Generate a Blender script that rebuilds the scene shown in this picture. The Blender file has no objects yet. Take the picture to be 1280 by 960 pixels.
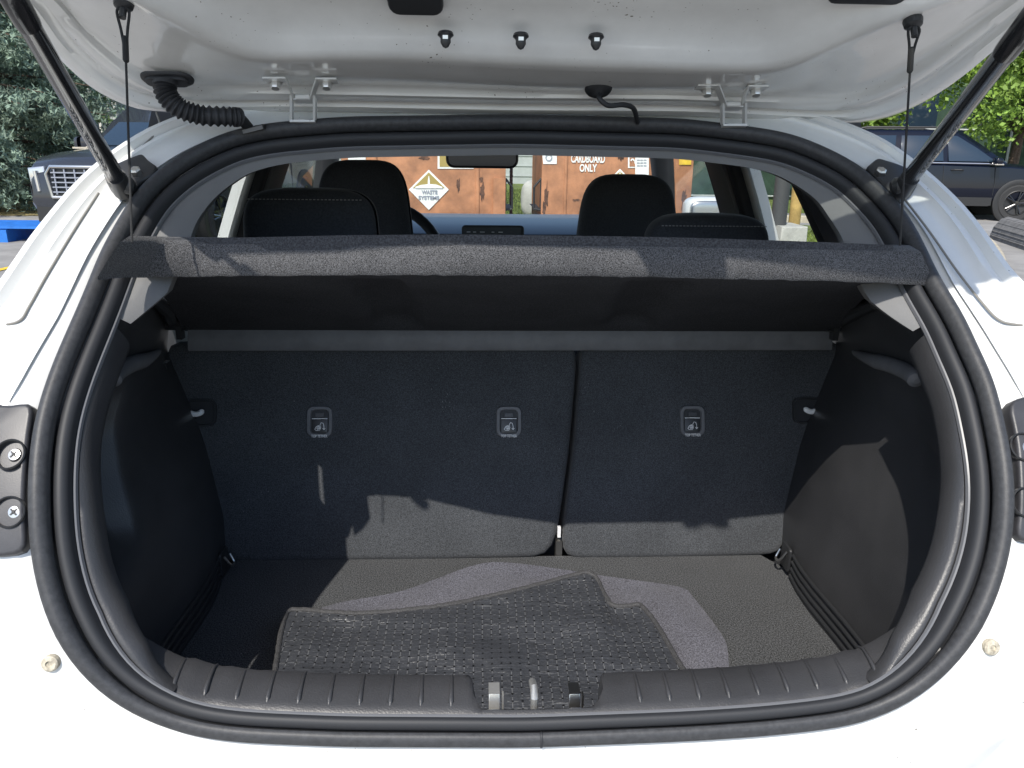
import bpy, bmesh, math, random
import numpy as np
from mathutils import Vector, Matrix
R = math.radians
rnd = random.Random(7)
scn = bpy.context.scene
COL = scn.collection
# ------------------------------------------------------------------ camera
CAM = Vector((-.05, 0, 1.34)); PITCH, YAW, ROLL, FPX = R(17.07), R(2.4), R(.7), 961.
fw = Vector((math.sin(YAW)*math.cos(PITCH), math.cos(YAW)*math.cos(PITCH), -math.sin(PITCH)))
rt = Vector((math.cos(YAW), -math.sin(YAW), 0)); up = rt.cross(fw)
rt, up = rt*math.cos(ROLL)+up*math.sin(ROLL), -rt*math.sin(ROLL)+up*math.cos(ROLL)
cd = bpy.data.cameras.new('camera'); cam = bpy.data.objects.new('camera', cd); COL.objects.link(cam)
cam.matrix_world = Matrix(((rt.x, up.x, -fw.x, CAM.x), (rt.y, up.y, -fw.y, CAM.y), (rt.z, up.z, -fw.z, CAM.z), (0, 0, 0, 1)))
cd.sensor_width = 36; cd.lens = 36*FPX/1280; cd.clip_start = .02; cd.clip_end = 2000
scn.camera = cam
# ------------------------------------------------------------------ light
SUN = Vector((.44, 1.0, -1.28)).normalized()          # direction the light travels
w = bpy.data.worlds.new('World'); scn.world = w; w.use_nodes = True
nt = w.node_tree; nt.nodes.clear()
sk = nt.nodes.new('ShaderNodeTexSky'); sk.sky_type = 'NISHITA'; sk.sun_disc = False
sk.sun_elevation = math.asin(-SUN.z); sk.sun_rotation = math.atan2(-SUN.x, -SUN.y)
bg = nt.nodes.new('ShaderNodeBackground'); bg.inputs[1].default_value = .15
wo = nt.nodes.new('ShaderNodeOutputWorld')
nt.links.new(sk.outputs[0], bg.inputs[0]); nt.links.new(bg.outputs[0], wo.inputs[0])
sl = bpy.data.lights.new('sun', 'SUN'); sl.energy = 3.3; sl.angle = R(.53); sl.color = (1, .95, .87)
so = bpy.data.objects.new('sun', sl); COL.objects.link(so); so.rotation_euler = SUN.to_track_quat('-Z', 'Y').to_euler()
so.location = (-3, -5, 8)
vs = scn.view_settings; vs.view_transform = 'Standard'; vs.look = 'None'; vs.gamma = 1; vs.exposure = 0.64
scn.cycles.max_bounces = 12; scn.cycles.transparent_max_bounces = 24

# ------------------------------------------------------------------ materials
def N(nt, t, **kw):
    n = nt.nodes.new(t)
    for k, v in kw.items(): setattr(n, k, v)
    return n
def mat(name, col, rough=.5, metal=0, coat=0, bump=None, var=None, spec=.5, sheen=0, bump2=None):
    """bump=(scale,strength,distance) var=(scale,amount)"""
    m = bpy.data.materials.new(name); m.use_nodes = True; nt = m.node_tree
    b = nt.nodes['Principled BSDF']
    b.inputs['Base Color'].default_value = (*col, 1); b.inputs['Roughness'].default_value = rough
    b.inputs['Metallic'].default_value = metal; b.inputs['Coat Weight'].default_value = coat
    b.inputs['Specular IOR Level'].default_value = spec
    if sheen: b.inputs['Sheen Weight'].default_value = sheen; b.inputs['Sheen Roughness'].default_value = .4
    tc = N(nt, 'ShaderNodeTexCoord')
    if var:
        n = N(nt, 'ShaderNodeTexNoise'); n.inputs['Scale'].default_value = var[0]; n.inputs['Detail'].default_value = 5
        n.inputs['Roughness'].default_value = .65
        nt.links.new(tc.outputs['Object'], n.inputs['Vector'])
        r = N(nt, 'ShaderNodeValToRGB'); a = var[1]
        lo = tuple(c*(1-a) for c in col) if len(var) < 3 else var[2]
        hi = tuple(min(1, c*(1+a)) for c in col)
        r.color_ramp.elements[0].position = .32; r.color_ramp.elements[1].position = .68
        r.color_ramp.elements[0].color = (*lo, 1); r.color_ramp.elements[1].color = (*hi, 1)
        nt.links.new(n.outputs['Fac'], r.inputs[0]); nt.links.new(r.outputs[0], b.inputs['Base Color'])
    last = None
    for bp in (bump, bump2):
        if not bp: continue
        n = N(nt, 'ShaderNodeTexNoise'); n.inputs['Scale'].default_value = bp[0]; n.inputs['Detail'].default_value = 3
        nt.links.new(tc.outputs['Object'], n.inputs['Vector'])
        bu = N(nt, 'ShaderNodeBump'); bu.inputs['Strength'].default_value = bp[1]
        bu.inputs['Distance'].default_value = bp[2]
        nt.links.new(n.outputs['Fac'], bu.inputs['Height'])
        if last: nt.links.new(last.outputs[0], bu.inputs['Normal'])
        nt.links.new(bu.outputs[0], b.inputs['Normal']); last = bu
    return m
def specks(m, dens=.73, col=(.16, .14, .11), scale=260):
    nt = m.node_tree; b = nt.nodes['Principled BSDF']; l = b.inputs['Base Color'].links[0]; src = l.from_socket
    tc = N(nt, 'ShaderNodeTexCoord'); n = N(nt, 'ShaderNodeTexNoise'); n.inputs['Scale'].default_value = scale; n.inputs['Detail'].default_value = 1
    n2 = N(nt, 'ShaderNodeTexNoise'); n2.inputs['Scale'].default_value = 14; n2.inputs['Detail'].default_value = 3
    for q in (n, n2): nt.links.new(tc.outputs['Object'], q.inputs['Vector'])
    a = N(nt, 'ShaderNodeMath', operation='MULTIPLY_ADD'); a.inputs[1].default_value = .35; nt.links.new(n2.outputs['Fac'], a.inputs[0]); nt.links.new(n.outputs['Fac'], a.inputs[2])
    r = N(nt, 'ShaderNodeValToRGB'); r.color_ramp.elements[0].position = dens+.17; r.color_ramp.elements[1].position = dens+.20
    nt.links.new(a.outputs[0], r.inputs[0]); mx = N(nt, 'ShaderNodeMix', data_type='RGBA'); mx.inputs[7].default_value = (*col, 1)
    nt.links.new(r.outputs[0], mx.inputs[0]); nt.links.new(src, mx.inputs[6]); nt.links.new(mx.outputs[2], b.inputs['Base Color'])
def glass(name, tint=(1, 1, 1), refl=.08):
    m = bpy.data.materials.new(name); m.use_nodes = True; nt = m.node_tree; nt.nodes.clear()
    o = N(nt, 'ShaderNodeOutputMaterial'); mx = N(nt, 'ShaderNodeMixShader'); t = N(nt, 'ShaderNodeBsdfTransparent')
    g = N(nt, 'ShaderNodeBsdfGlossy'); g.inputs['Roughness'].default_value = .01
    f0 = N(nt, 'ShaderNodeLayerWeight'); f0.inputs[0].default_value = .5; f1 = N(nt, 'ShaderNodeMath', operation='POWER'); f1.inputs[1].default_value = 4; nt.links.new(f0.outputs['Facing'], f1.inputs[0]); f = N(nt, 'ShaderNodeMath', operation='MULTIPLY_ADD'); f.inputs[1].default_value = .6; f.inputs[2].default_value = .05; nt.links.new(f1.outputs[0], f.inputs[0])
    t.inputs[0].default_value = (*tint, 1)
    nt.links.new(f.outputs[0], mx.inputs[0]); nt.links.new(t.outputs[0], mx.inputs[1]); nt.links.new(g.outputs[0], mx.inputs[2])
    nt.links.new(mx.outputs[0], o.inputs[0]); return m
def carpet(name, col, scale=900, contrast=.5, bump=.6, sheen=.12):
    """needle felt: fine two scale speckle with a rough bump"""
    m = bpy.data.materials.new(name); m.use_nodes = True; nt = m.node_tree; b = nt.nodes['Principled BSDF']
    b.inputs['Roughness'].default_value = .95; b.inputs['Specular IOR Level'].default_value = .15
    b.inputs['Sheen Weight'].default_value = sheen; b.inputs['Sheen Roughness'].default_value = .5
    tc = N(nt, 'ShaderNodeTexCoord'); n = N(nt, 'ShaderNodeTexNoise'); n.inputs['Scale'].default_value = scale; n.inputs['Detail'].default_value = 2
    n2 = N(nt, 'ShaderNodeTexNoise'); n2.inputs['Scale'].default_value = 9; n2.inputs['Detail'].default_value = 6
    nt.links.new(tc.outputs['Object'], n.inputs['Vector']); nt.links.new(tc.outputs['Object'], n2.inputs['Vector'])
    r = N(nt, 'ShaderNodeValToRGB'); r.color_ramp.elements[0].position = .36; r.color_ramp.elements[1].position = .66
    r.color_ramp.elements[0].color = (*[c*(1-contrast) for c in col], 1)
    r.color_ramp.elements[1].color = (*[min(1, c*(1+contrast*1.6)) for c in col], 1)
    nt.links.new(n.outputs['Fac'], r.inputs[0])
    mx = N(nt, 'ShaderNodeMix', data_type='RGBA', blend_type='MULTIPLY'); mx.inputs[0].default_value = 1
    r2 = N(nt, 'ShaderNodeValToRGB'); r2.color_ramp.elements[0].position = .3; r2.color_ramp.elements[1].position = .7
    r2.color_ramp.elements[0].color = (.8, .8, .8, 1); r2.color_ramp.elements[1].color = (1.0, 1.0, 1.0, 1)
    nt.links.new(n2.outputs['Fac'], r2.inputs[0]); nt.links.new(r.outputs[0], mx.inputs[6]); nt.links.new(r2.outputs[0], mx.inputs[7])
    nt.links.new(mx.outputs[2], b.inputs['Base Color'])
    bu = N(nt, 'ShaderNodeBump'); bu.inputs['Strength'].default_value = bump; bu.inputs['Distance'].default_value = .0012
    nt.links.new(n.outputs['Fac'], bu.inputs['Height']); nt.links.new(bu.outputs[0], b.inputs['Normal'])
    return m
M = {}
M['paint'] = mat('white_paint', (.66, .665, .65), .28, coat=.6, bump=(3, .10, .01), var=(14, .05))
M['paint_in'] = mat('white_inner_paint', (.72, .72, .70), .25, coat=1.0, var=(9, .07), bump=(4, .12, .01), bump2=(420, .05, .0005))
specks(M['paint_in'], .79); specks(M['paint'], .80)
M['rubber'] = mat('seal_rubber', (.040, .041, .044), .5, var=(160, .25), bump=(500, .25, .0006), spec=.4)
M['rubber2'] = mat('dark_rubber', (.020, .021, .024), .6, bump=(200, .1, .0005))
M['plastic'] = mat('grained_black_plastic', (.037, .037, .039), .38, bump=(560, .38, .0008), var=(6, .18))
M['lamp_plastic'] = mat('lamp_mount_plastic', (.038, .038, .042), .42, bump=(900, .25, .0004), var=(30, .25))
M['plastic_s'] = mat('smooth_black_plastic', (.025, .026, .028), .38, bump=(90, .06, .0005))
M['grey_trim'] = mat('grey_pillar_trim', (.15, .15, .15), .7, bump=(700, .35, .0006), var=(8, .06))
M['headliner'] = mat('grey_headliner', (.33, .33, .325), .95, bump=(900, .4, .0006))
M['seatback'] = carpet('seatback_felt', (.060, .064, .070), 620, .35, .5)
M['floor'] = carpet('boot_floor_felt', (.048, .050, .053), 480, .9, 1)
M['shelf'] = carpet('shelf_felt', (.072, .072, .075), 850, .6, 1)
M['shelf_under'] = carpet('shelf_underside_felt', (.05, .052, .058), 500, .3, .4, 0)
M['mat_carpet'] = carpet('purple_grey_carpet', (.100, .100, .118), 520, .4, .9)
specks(M['seatback'], .80, (.22, .22, .22), 330); specks(M['floor'], .80, (.24, .23, .22), 300)
M['seat'] = mat('seat_cloth', (.045, .048, .056), .95, bump=(500, .4, .0008), var=(300, .3), sheen=.15)
M['binding'] = mat('mat_binding', (.05, .05, .052), .7, bump=(900, .9, .001), var=(500, .5))
M['bar'] = mat('grey_shelf_bar', (.13, .132, .14), .6, bump=(420, .3, .0006), var=(20, .15))
M['seam'] = mat('seam_sealer', (.22, .21, .19), .8)
M['steel'] = mat('steel', (.6, .59, .57), .3, metal=1, bump=(60, .1, .001))
M['zinc'] = mat('bright_zinc', (.75, .74, .7), .35, metal=.8)
M['black_metal'] = mat('gloss_black_metal', (.012, .012, .013), .22, coat=.6)
M['dash'] = mat('dashboard_top', (.055, .068, .09), .35, bump=(300, .2, .0005), spec=.8)
M['print'] = mat('white_print', (.8, .8, .8), .6)
M['darkprint'] = mat('dark_print', (.06, .06, .06), .6)
M['cord'] = mat('black_cord', (.02, .02, .02), .8, bump=(1200, 1, .001))
M['stitch'] = mat('pale_stitch', (.3, .3, .3), .8)
M['screen'] = mat('screen_glass', (.10, .105, .11), .25, spec=.8)
M['white_plastic'] = mat('white_plastic', (.8, .8, .8), .4)
M['rust'] = mat('flaky_bolt', (.42, .38, .30), .7, bump=(300, .6, .001), var=(160, .5))
M['glass'] = glass('clear_glass', (.93, .97, .95))
M['glass_back'] = glass('tinted_glass', (.8, .84, .82))
M['lid_glass'] = glass('tailgate_glass', (.82, .85, .84))

def black_mat():
    m = mat('black_perforated_rubber', (.03, .031, .034), .30, spec=.8); nt = m.node_tree; b = nt.nodes['Principled BSDF']
    tc = N(nt, 'ShaderNodeTexCoord'); mp = N(nt, 'ShaderNodeMapping'); nt.links.new(tc.outputs['UV'], mp.inputs[0])
    no = N(nt, 'ShaderNodeTexNoise'); no.inputs['Scale'].default_value = 26; no.inputs['Detail'].default_value = 4
    nt.links.new(tc.outputs['UV'], no.inputs['Vector'])
    sx = N(nt, 'ShaderNodeSeparateXYZ'); 
    wob = N(nt, 'ShaderNodeVectorMath', operation='MULTIPLY_ADD'); wob.inputs[1].default_value = (.0035,)*3
    nt.links.new(no.outputs['Color'], wob.inputs[0]); nt.links.new(mp.outputs[0], wob.inputs[2])
    nt.links.new(wob.outputs[0], sx.inputs[0])
    def mth(op, a, b_=None, c=None):
        n = N(nt, 'ShaderNodeMath', operation=op)
        for i, v in enumerate((a, b_, c)):
            if v is None: continue
            if isinstance(v, (int, float)): n.inputs[i].default_value = v
            else: nt.links.new(v, n.inputs[i])
        return n.outputs[0]
    P = .0132
    fx = mth('ABSOLUTE', mth('SUBTRACT', mth('FRACT', mth('DIVIDE', sx.outputs[0], P)), .5))
    fy = mth('ABSOLUTE', mth('SUBTRACT', mth('FRACT', mth('DIVIDE', sx.outputs[1], P*.94)), .5))
    dot = mth('LESS_THAN', mth('ADD', mth('POWER', fx, 2), mth('POWER', fy, 2)), .013)
    # embossed lines between the dots, broken up by noise; their shine painted paler
    big = N(nt, 'ShaderNodeTexNoise'); big.inputs['Scale'].default_value = 9; big.inputs['Detail'].default_value = 2
    mid = N(nt, 'ShaderNodeTexNoise'); mid.inputs['Scale'].default_value = 85; mid.inputs['Detail'].default_value = 3
    for n in (big, mid): nt.links.new(tc.outputs['UV'], n.inputs['Vector'])
    lx = mth('LESS_THAN', fx, .045); ly = mth('LESS_THAN', fy, .05)
    gx = mth('MULTIPLY', lx, mth('GREATER_THAN', mid.outputs['Fac'], .44))
    gy = mth('MULTIPLY', ly, mth('GREATER_THAN', mid.outputs['Fac'], .535))
    ln = mth('MULTIPLY', mth('MAXIMUM', gx, gy), mth('GREATER_THAN', big.outputs['Fac'], .38))
    # fine crease scratches running across
    mp2 = N(nt, 'ShaderNodeMapping'); mp2.inputs['Scale'].default_value = (14, 150, 1); mp2.inputs['Rotation'].default_value = (0, 0, .08)
    nt.links.new(tc.outputs['UV'], mp2.inputs[0])
    cr = N(nt, 'ShaderNodeTexNoise'); cr.inputs['Scale'].default_value = 1; cr.inputs['Detail'].default_value = 4; cr.inputs['Roughness'].default_value = .7
    nt.links.new(mp2.outputs[0], cr.inputs['Vector'])
    crs = mth('MULTIPLY', mth('GREATER_THAN', cr.outputs['Fac'], .645), mth('GREATER_THAN', big.outputs['Fac'], .44))
    mark = mth('MAXIMUM', ln, crs)
    mx = N(nt, 'ShaderNodeMix', data_type='RGBA'); mx.inputs[6].default_value = (.046, .049, .056, 1); mx.inputs[7].default_value = (.14, .144, .152, 1)  # paler grey paints in the shine of the slits, plus the crease scratches
    nt.links.new(mark, mx.inputs[0])
    mx2 = N(nt, 'ShaderNodeMix', data_type='RGBA'); mx2.inputs[7].default_value = (.004, .004, .004, 1)
    nt.links.new(dot, mx2.inputs[0]); nt.links.new(mx.outputs[2], mx2.inputs[6]); nt.links.new(mx2.outputs[2], b.inputs['Base Color'])
    h = mth('SUBTRACT', mth('ADD', mth('MULTIPLY', mark, .6), mth('MULTIPLY', cr.outputs['Fac'], 1.2)), mth('MULTIPLY', dot, 2))
    bu = N(nt, 'ShaderNodeBump'); bu.inputs['Strength'].default_value = .9; bu.inputs['Distance'].default_value = .0022
    nt.links.new(h, bu.inputs['Height'])
    cn = N(nt, 'ShaderNodeTexNoise'); cn.inputs['Scale'].default_value = 34; cn.inputs['Detail'].default_value = 3; nt.links.new(tc.outputs['UV'], cn.inputs['Vector'])
    b2 = N(nt, 'ShaderNodeBump'); b2.inputs['Strength'].default_value = .55; b2.inputs['Distance'].default_value = .008
    nt.links.new(cn.outputs['Fac'], b2.inputs['Height']); nt.links.new(bu.outputs[0], b2.inputs['Normal']); nt.links.new(b2.outputs[0], b.inputs['Normal'])
    return m
M['black_mat'] = black_mat()

# ------------------------------------------------------------------ mesh helpers
class MB:
    def __init__(s): s.v = []; s.f = []; s.mi = []; s.m = 0
    def add(s, verts, faces, mi=None):
        o = len(s.v); s.v += [tuple(v) for v in verts]; s.f += [tuple(i+o for i in f) for f in faces]
        s.mi += [s.m if mi is None else mi]*len(faces); return s
    def grid(s, rows, closed_u=False, closed_v=False, flip=False, mi=None):
        """rows: list of equal length point lists"""
        n, m = len(rows), len(rows[0]); v = [p for r in rows for p in r]; f = []
        for i in range(n if closed_v else n-1):
            for j in range(m if closed_u else m-1):
                a = i*m+j; b = i*m+(j+1) % m; c = ((i+1) % n)*m+(j+1) % m; d = ((i+1) % n)*m+j
                f.append((a, d, c, b) if flip else (a, b, c, d))
        return s.add(v, f, mi)
    def box(s, c, size, rot=None, mi=None):
        c = Vector(c); h = [x/2 for x in size]; v = []
        for z in (-1, 1):
            for y in (-1, 1):
                for x in (-1, 1):
                    p = Vector((x*h[0], y*h[1], z*h[2]))
                    if rot is not None: p = rot @ p
                    v.append(c+p)
        return s.add(v, [(0, 2, 3, 1), (4, 5, 7, 6), (0, 1, 5, 4), (2, 6, 7, 3), (0, 4, 6, 2), (1, 3, 7, 5)], mi)
    def tube(s, pts, r, n=12, cap=True, mi=None, flat=None):
        pts = [Vector(p) for p in pts]; k = len(pts); rs = r if isinstance(r, (list, tuple)) else [r]*k
        T = [(pts[min(i+1, k-1)]-pts[max(i-1, 0)]).normalized() for i in range(k)]
        a = Vector((0, 0, 1)) if abs(T[0].z) < .9 else Vector((1, 0, 0))
        U = T[0].cross(a).normalized(); rows = []
        for i in range(k):
            U = (U - T[i]*U.dot(T[i])).normalized(); V = T[i].cross(U)
            rows.append([pts[i]+(U*math.cos(2*math.pi*j/n)+V*math.sin(2*math.pi*j/n)*(flat or 1))*rs[i] for j in range(n)])
        s.grid(rows, closed_u=True, mi=mi)
        if cap:
            o = len(s.v)-k*n
            s.f += [tuple(o+j for j in range(n)), tuple(o+(k-1)*n+j for j in reversed(range(n)))]; s.mi += [s.m if mi is None else mi]*2
        return s
    def lathe(s, c, axis, prof, n=20, mi=None):
        """prof: list (r, h) along axis"""
        c = Vector(c); ax = Vector(axis).normalized(); a = Vector((0, 0, 1)) if abs(ax.z) < .9 else Vector((1, 0, 0))
        U = ax.cross(a).normalized(); V = ax.cross(U)
        rows = [[c+ax*h+(U*math.cos(2*math.pi*j/n)+V*math.sin(2*math.pi*j/n))*max(r, 1e-5) for j in range(n)] for r, h in prof]
        return s.grid(rows, closed_u=True, mi=mi)
    def plate(s, pts, nrm, thick, bev=0, steps=3, mi=None, back=True):
        """closed outline of 3D points, front face along nrm, rounded front edge"""
        pts = [Vector(p) for p in pts]; n = len(pts); nrm = Vector(nrm).normalized()
        cen = sum(pts, Vector())/n; ins = []
        area = sum(((pts[i]-cen).cross(pts[(i+1) % n]-cen)).dot(nrm) for i in range(n)); sg = 1 if area > 0 else -1
        for i in range(n):
            d1 = (pts[i]-pts[i-1]).normalized(); d2 = (pts[(i+1) % n]-pts[i]).normalized()
            n1 = nrm.cross(d1)*sg; n2 = nrm.cross(d2)*sg; b = (n1+n2)
            b = b/max(.4, b.length_squared/2) if b.length > 1e-6 else n1
            ins.append(b)
        rows = []
        if back: rows.append([p - nrm*thick for p in pts])
        else: rows.append([p - nrm*thick for p in pts])
        st = steps if bev else 0
        for k in range(st+1):
            a = (math.pi/2)*k/max(st, 1) if bev else 0
            rows.append([pts[i]+ins[i]*(bev*(1-math.cos(a))) - nrm*(bev*(1-math.sin(a))) for i in range(n)])
        if sg < 0: rows = [list(reversed(r)) for r in rows]
        s.grid(rows, closed_u=True, mi=mi)
        o = len(s.v)-len(rows)*n
        s.f.append(tuple(o+(len(rows)-1)*n+j for j in range(n))); s.f.append(tuple(o+j for j in reversed(range(n)))); s.mi += [s.m if mi is None else mi]*2
        return s
    def build(s, name, mats, parent=None, smooth=35, inv=None, uv=None, **tags):
        me = bpy.data.meshes.new(name); me.from_pydata(s.v, [], s.f)
        if not isinstance(mats, (list, tuple)): mats = [mats]
        for m in mats: me.materials.append(M[m] if isinstance(m, str) else m)
        me.polygons.foreach_set('material_index', s.mi)
        if smooth:
            me.polygons.foreach_set('use_smooth', [True]*len(me.polygons))
            me.update(); me.set_sharp_from_angle(angle=R(smooth))
        me.update()
        if uv:
            ul = me.uv_layers.new(name='UVMap'); li = [l.vertex_index for l in me.loops]
            ul.data.foreach_set('uv', [c for i in li for c in uv[i]])
        o = bpy.data.objects.new(name, me); COL.objects.link(o)
        if parent is not None:
            o.parent = parent
            if parent.type == 'EMPTY' and inv is not False: o.matrix_parent_inverse = Matrix.Translation(parent.location).inverted()
        for k, v in tags.items(): o[k] = v
        return o
def empty(name, loc, label, cat, group=None, rz=0):
    o = bpy.data.objects.new(name, None); COL.objects.link(o); o.location = loc; o.rotation_euler = (0, 0, rz)
    o.empty_display_size = .2; o['label'] = label; o['category'] = cat
    if group: o['group'] = group
    return o
def fixnormals(o):
    bm = bmesh.new(); bm.from_mesh(o.data); bmesh.ops.recalc_face_normals(bm, faces=bm.faces); bm.to_mesh(o.data); bm.free(); return o
def ray(x, y): return fw + rt*((x-640)/FPX) - up*((y-480)/FPX)
def at(x, y, Y=None, Z=None, X=None):
    d = ray(x, y)
    t = (Y-CAM.y)/d.y if Y is not None else (Z-CAM.z)/d.z if Z is not None else (X-CAM.x)/d.x
    return CAM+d*t
def on_plane(x, y, o, n):
    d = ray(x, y); return CAM+d*((o-CAM).dot(n)/d.dot(n))
def resample(pts, n, closed=False):
    P = np.array([tuple(p) for p in pts], float)
    if closed: P = np.vstack([P, P[:1]])
    L = np.r_[0, np.cumsum(np.linalg.norm(np.diff(P, axis=0), axis=1))]
    t = np.linspace(0, L[-1], n+1 if closed else n)
    Q = np.stack([np.interp(t, L, P[:, k]) for k in range(P.shape[1])], 1)
    return Q[:-1] if closed else Q
def smoothc(Q, it, closed=True):
    for _ in range(it):
        if closed: Q = .5*Q+.25*(np.roll(Q, 1, 0)+np.roll(Q, -1, 0))
        else: Q = np.vstack([Q[:1], .5*Q[1:-1]+.25*(Q[:-2]+Q[2:]), Q[-1:]])
    return Q
def spline(pts, n):
    """Catmull Rom through points"""
    P = [Vector(p) for p in pts]; P = [P[0]*2-P[1]]+P+[P[-1]*2-P[-2]]; out = []
    k = len(P)-3
    for i in range(n):
        t = i/(n-1)*k; j = min(int(t), k-1); u = t-j; a, b, c, d = P[j:j+4]
        out.append(.5*((2*b)+(c-a)*u+(2*a-5*b+4*c-d)*u*u+(3*b-a-3*c+d)*u**3))
    return out
def rrect(w_, h_, r, n=5):
    o = []
    for cx, cy, a0 in ((w_/2-r, h_/2-r, 0), (-w_/2+r, h_/2-r, 90), (-w_/2+r, -h_/2+r, 180), (w_/2-r, -h_/2+r, 270)):
        for k in range(n): a = R(a0+90*k/(n-1)); o.append((cx+r*math.cos(a), cy+r*math.sin(a)))
    return o
def rbox(c, size, e=.35, nu=28, nv=18, top=1.0, rot=None):
    """superellipsoid cushion"""
    def sp(x, p): return math.copysign(abs(x)**p, x)
    rows = []
    for i in range(nv+1):
        a = -math.pi/2+math.pi*i/nv; r = []
        for j in range(nu):
            b = 2*math.pi*j/nu; z = sp(math.sin(a), e)
            k = 1+(top-1)*(z*.5+.5)
            p = Vector((sp(math.cos(a), e)*sp(math.cos(b), e)*size[0]/2*k, sp(math.cos(a), e)*sp(math.sin(b), e)*size[1]/2, z*size[2]/2))
            if rot is not None: p = rot @ p
            r.append(Vector(c)+p)
        rows.append(r)
    return rows

# ================================================================== THE CAR
CARLOC = Vector((0, 2.6, 0))
car = empty('hatchback_car', CARLOC, 'white hatchback car in the foreground seen from behind with its tailgate raised and boot open', 'car')
# ---- rear opening: curve through the outer edge of the rubber seal, on the curved tail surface
GZ = [-.2, .60, .70, .85, 1.0, 1.1, 1.2, 1.3, 1.42, 1.6]; GY = [.655, .655, .66, .685, .75, .83, .95, 1.08, 1.22, 1.4]
_gz = np.linspace(-.2, 1.6, 361); _gy = np.interp(_gz, GZ, GY)
for _ in range(60): _gy[1:-1] = .5*_gy[1:-1]+.25*(_gy[:-2]+_gy[2:])
def g(z): return float(np.interp(z, _gz, _gy))
def surf(x, y):
    d = ray(x, y); lo, hi = .2, 3
    for _ in range(40):
        m = (lo+hi)/2; q = CAM+d*m
        if q.y < g(q.z): lo = m
        else: hi = m
    return CAM+d*m
def snorm(z):
    s = (g(z+.01)-g(z-.01))/.02; return Vector((0, -1, s)).normalized()
RP = [(660,933),(860,925),(951,919),(1018,912),(1068,905),(1102,893),(1135,877),(1172,848),(1199,818),(1219,788),(1240,747),(1253,707),(1260,673),(1262,640),(1262,605),(1258,568),(1251,535),(1236,474),(1219,444),(1203,404),(1186,377),(1172,357),(1156,320),(1142,292),(1125,265),(1102,242),(1078,218),(1052,202),(1018,186),(984,173),(934,165),(850,155),(640,150),
      (430,153),(336,161),(286,171),(235,195),(202,217),(175,242),(161,262),(148,285),(128,320),(111,364),(91,411),(72,454),(59,488),(47,528),(42,562),(40,605),(40,640),(42,690),(55,751),(77,801),(111,848),(151,882),(202,907),(245,920),(302,927),(430,932)]
NS = 240
seal = resample([surf(*p) for p in RP], NS, closed=True); seal = smoothc(seal, 5)
for q in seal: q[1] = g(q[2])
sealv = [Vector(q) for q in seal]
# frames
FR = []
cen = Vector((0, 0, 1.05))
for i in range(NS):
    T = (sealv[(i+1) % NS]-sealv[i-1]).normalized(); n = snorm(sealv[i].z); n = (n-T*n.dot(T)).normalized()
    I = n.cross(T).normalized()
    if I.dot(Vector((cen.x-sealv[i].x, 0, cen.z-sealv[i].z))) < 0: I = -I
    FR.append((sealv[i], I, n))
def fb(k): return float(np.interp(FR[k][0].z, [.76, .86], [.45, 1]))
def fi(k): return float(np.interp(FR[k][0].z, [.76, .86], [.82, 1]))
def ringpts(i_off, n_off, rng=range(NS)):
    return [FR[k][0]+FR[k][1]*(i_off(k) if callable(i_off) else i_off)*fi(k)+FR[k][2]*(n_off(k) if callable(n_off) else n_off)*fb(k) for k in rng]
def sweep(prof, rng=None, closed=True):
    rng = list(range(NS)) if rng is None else rng
    return [[ringpts(a, b, [k])[0] for a, b in prof] for k in rng]
# outer bulb of the weather strip
def arc(cx, cy, rx, ry, a0, a1, n): return [(cx+rx*math.cos(R(a0+(a1-a0)*k/(n-1))), cy+ry*math.sin(R(a0+(a1-a0)*k/(n-1)))) for k in range(n)]
b = MB(); b.grid(sweep(arc(.0098, .004, .0098, .012, 0, 360, 15)[:-1]), closed_u=True, closed_v=True)
fixnormals(b.build('weather_strip', 'rubber', car, label='dark grey rubber bulb seal around the boot opening'))
ws = bpy.data.objects['weather_strip']
b = MB(); b.grid(sweep([(.012, -.012), (.017, -.011)]+arc(.0270, -.008, .0080, .010, 180, 0, 9)+[(.036, -.022), (.012, -.024)]), closed_u=True, closed_v=True)
fixnormals(b.build('seal_lip', 'rubber2', ws))
b = MB(); b.grid(sweep([(.0345, -.016), (.0362, -.0118), (.0380, -.0125), (.039, -.016)]), closed_v=True); b.build('lip_edge', mat('pale_rubber_edge', (.12, .122, .13), .35), ws)
kj = min(range(NS), key=lambda k: abs(sealv[k].x-.008)+(9 if sealv[k].z > 1 else 0))
b = MB(); b.grid([[FR[kj][0]+Vector((dx, 0, 0))+FR[kj][1]*(.0098*.82+rr_*1.03*.82*math.cos(a_))+FR[kj][2]*(.0018+rr_*.57*math.sin(a_)) for a_ in np.linspace(-.6, 3.4, 12)] for dx, rr_ in ((-.0016, .0097), (-.001, .0104), (.001, .0104), (.0016, .0097))])
b.build('seal_joint', 'rubber2', ws)
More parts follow.
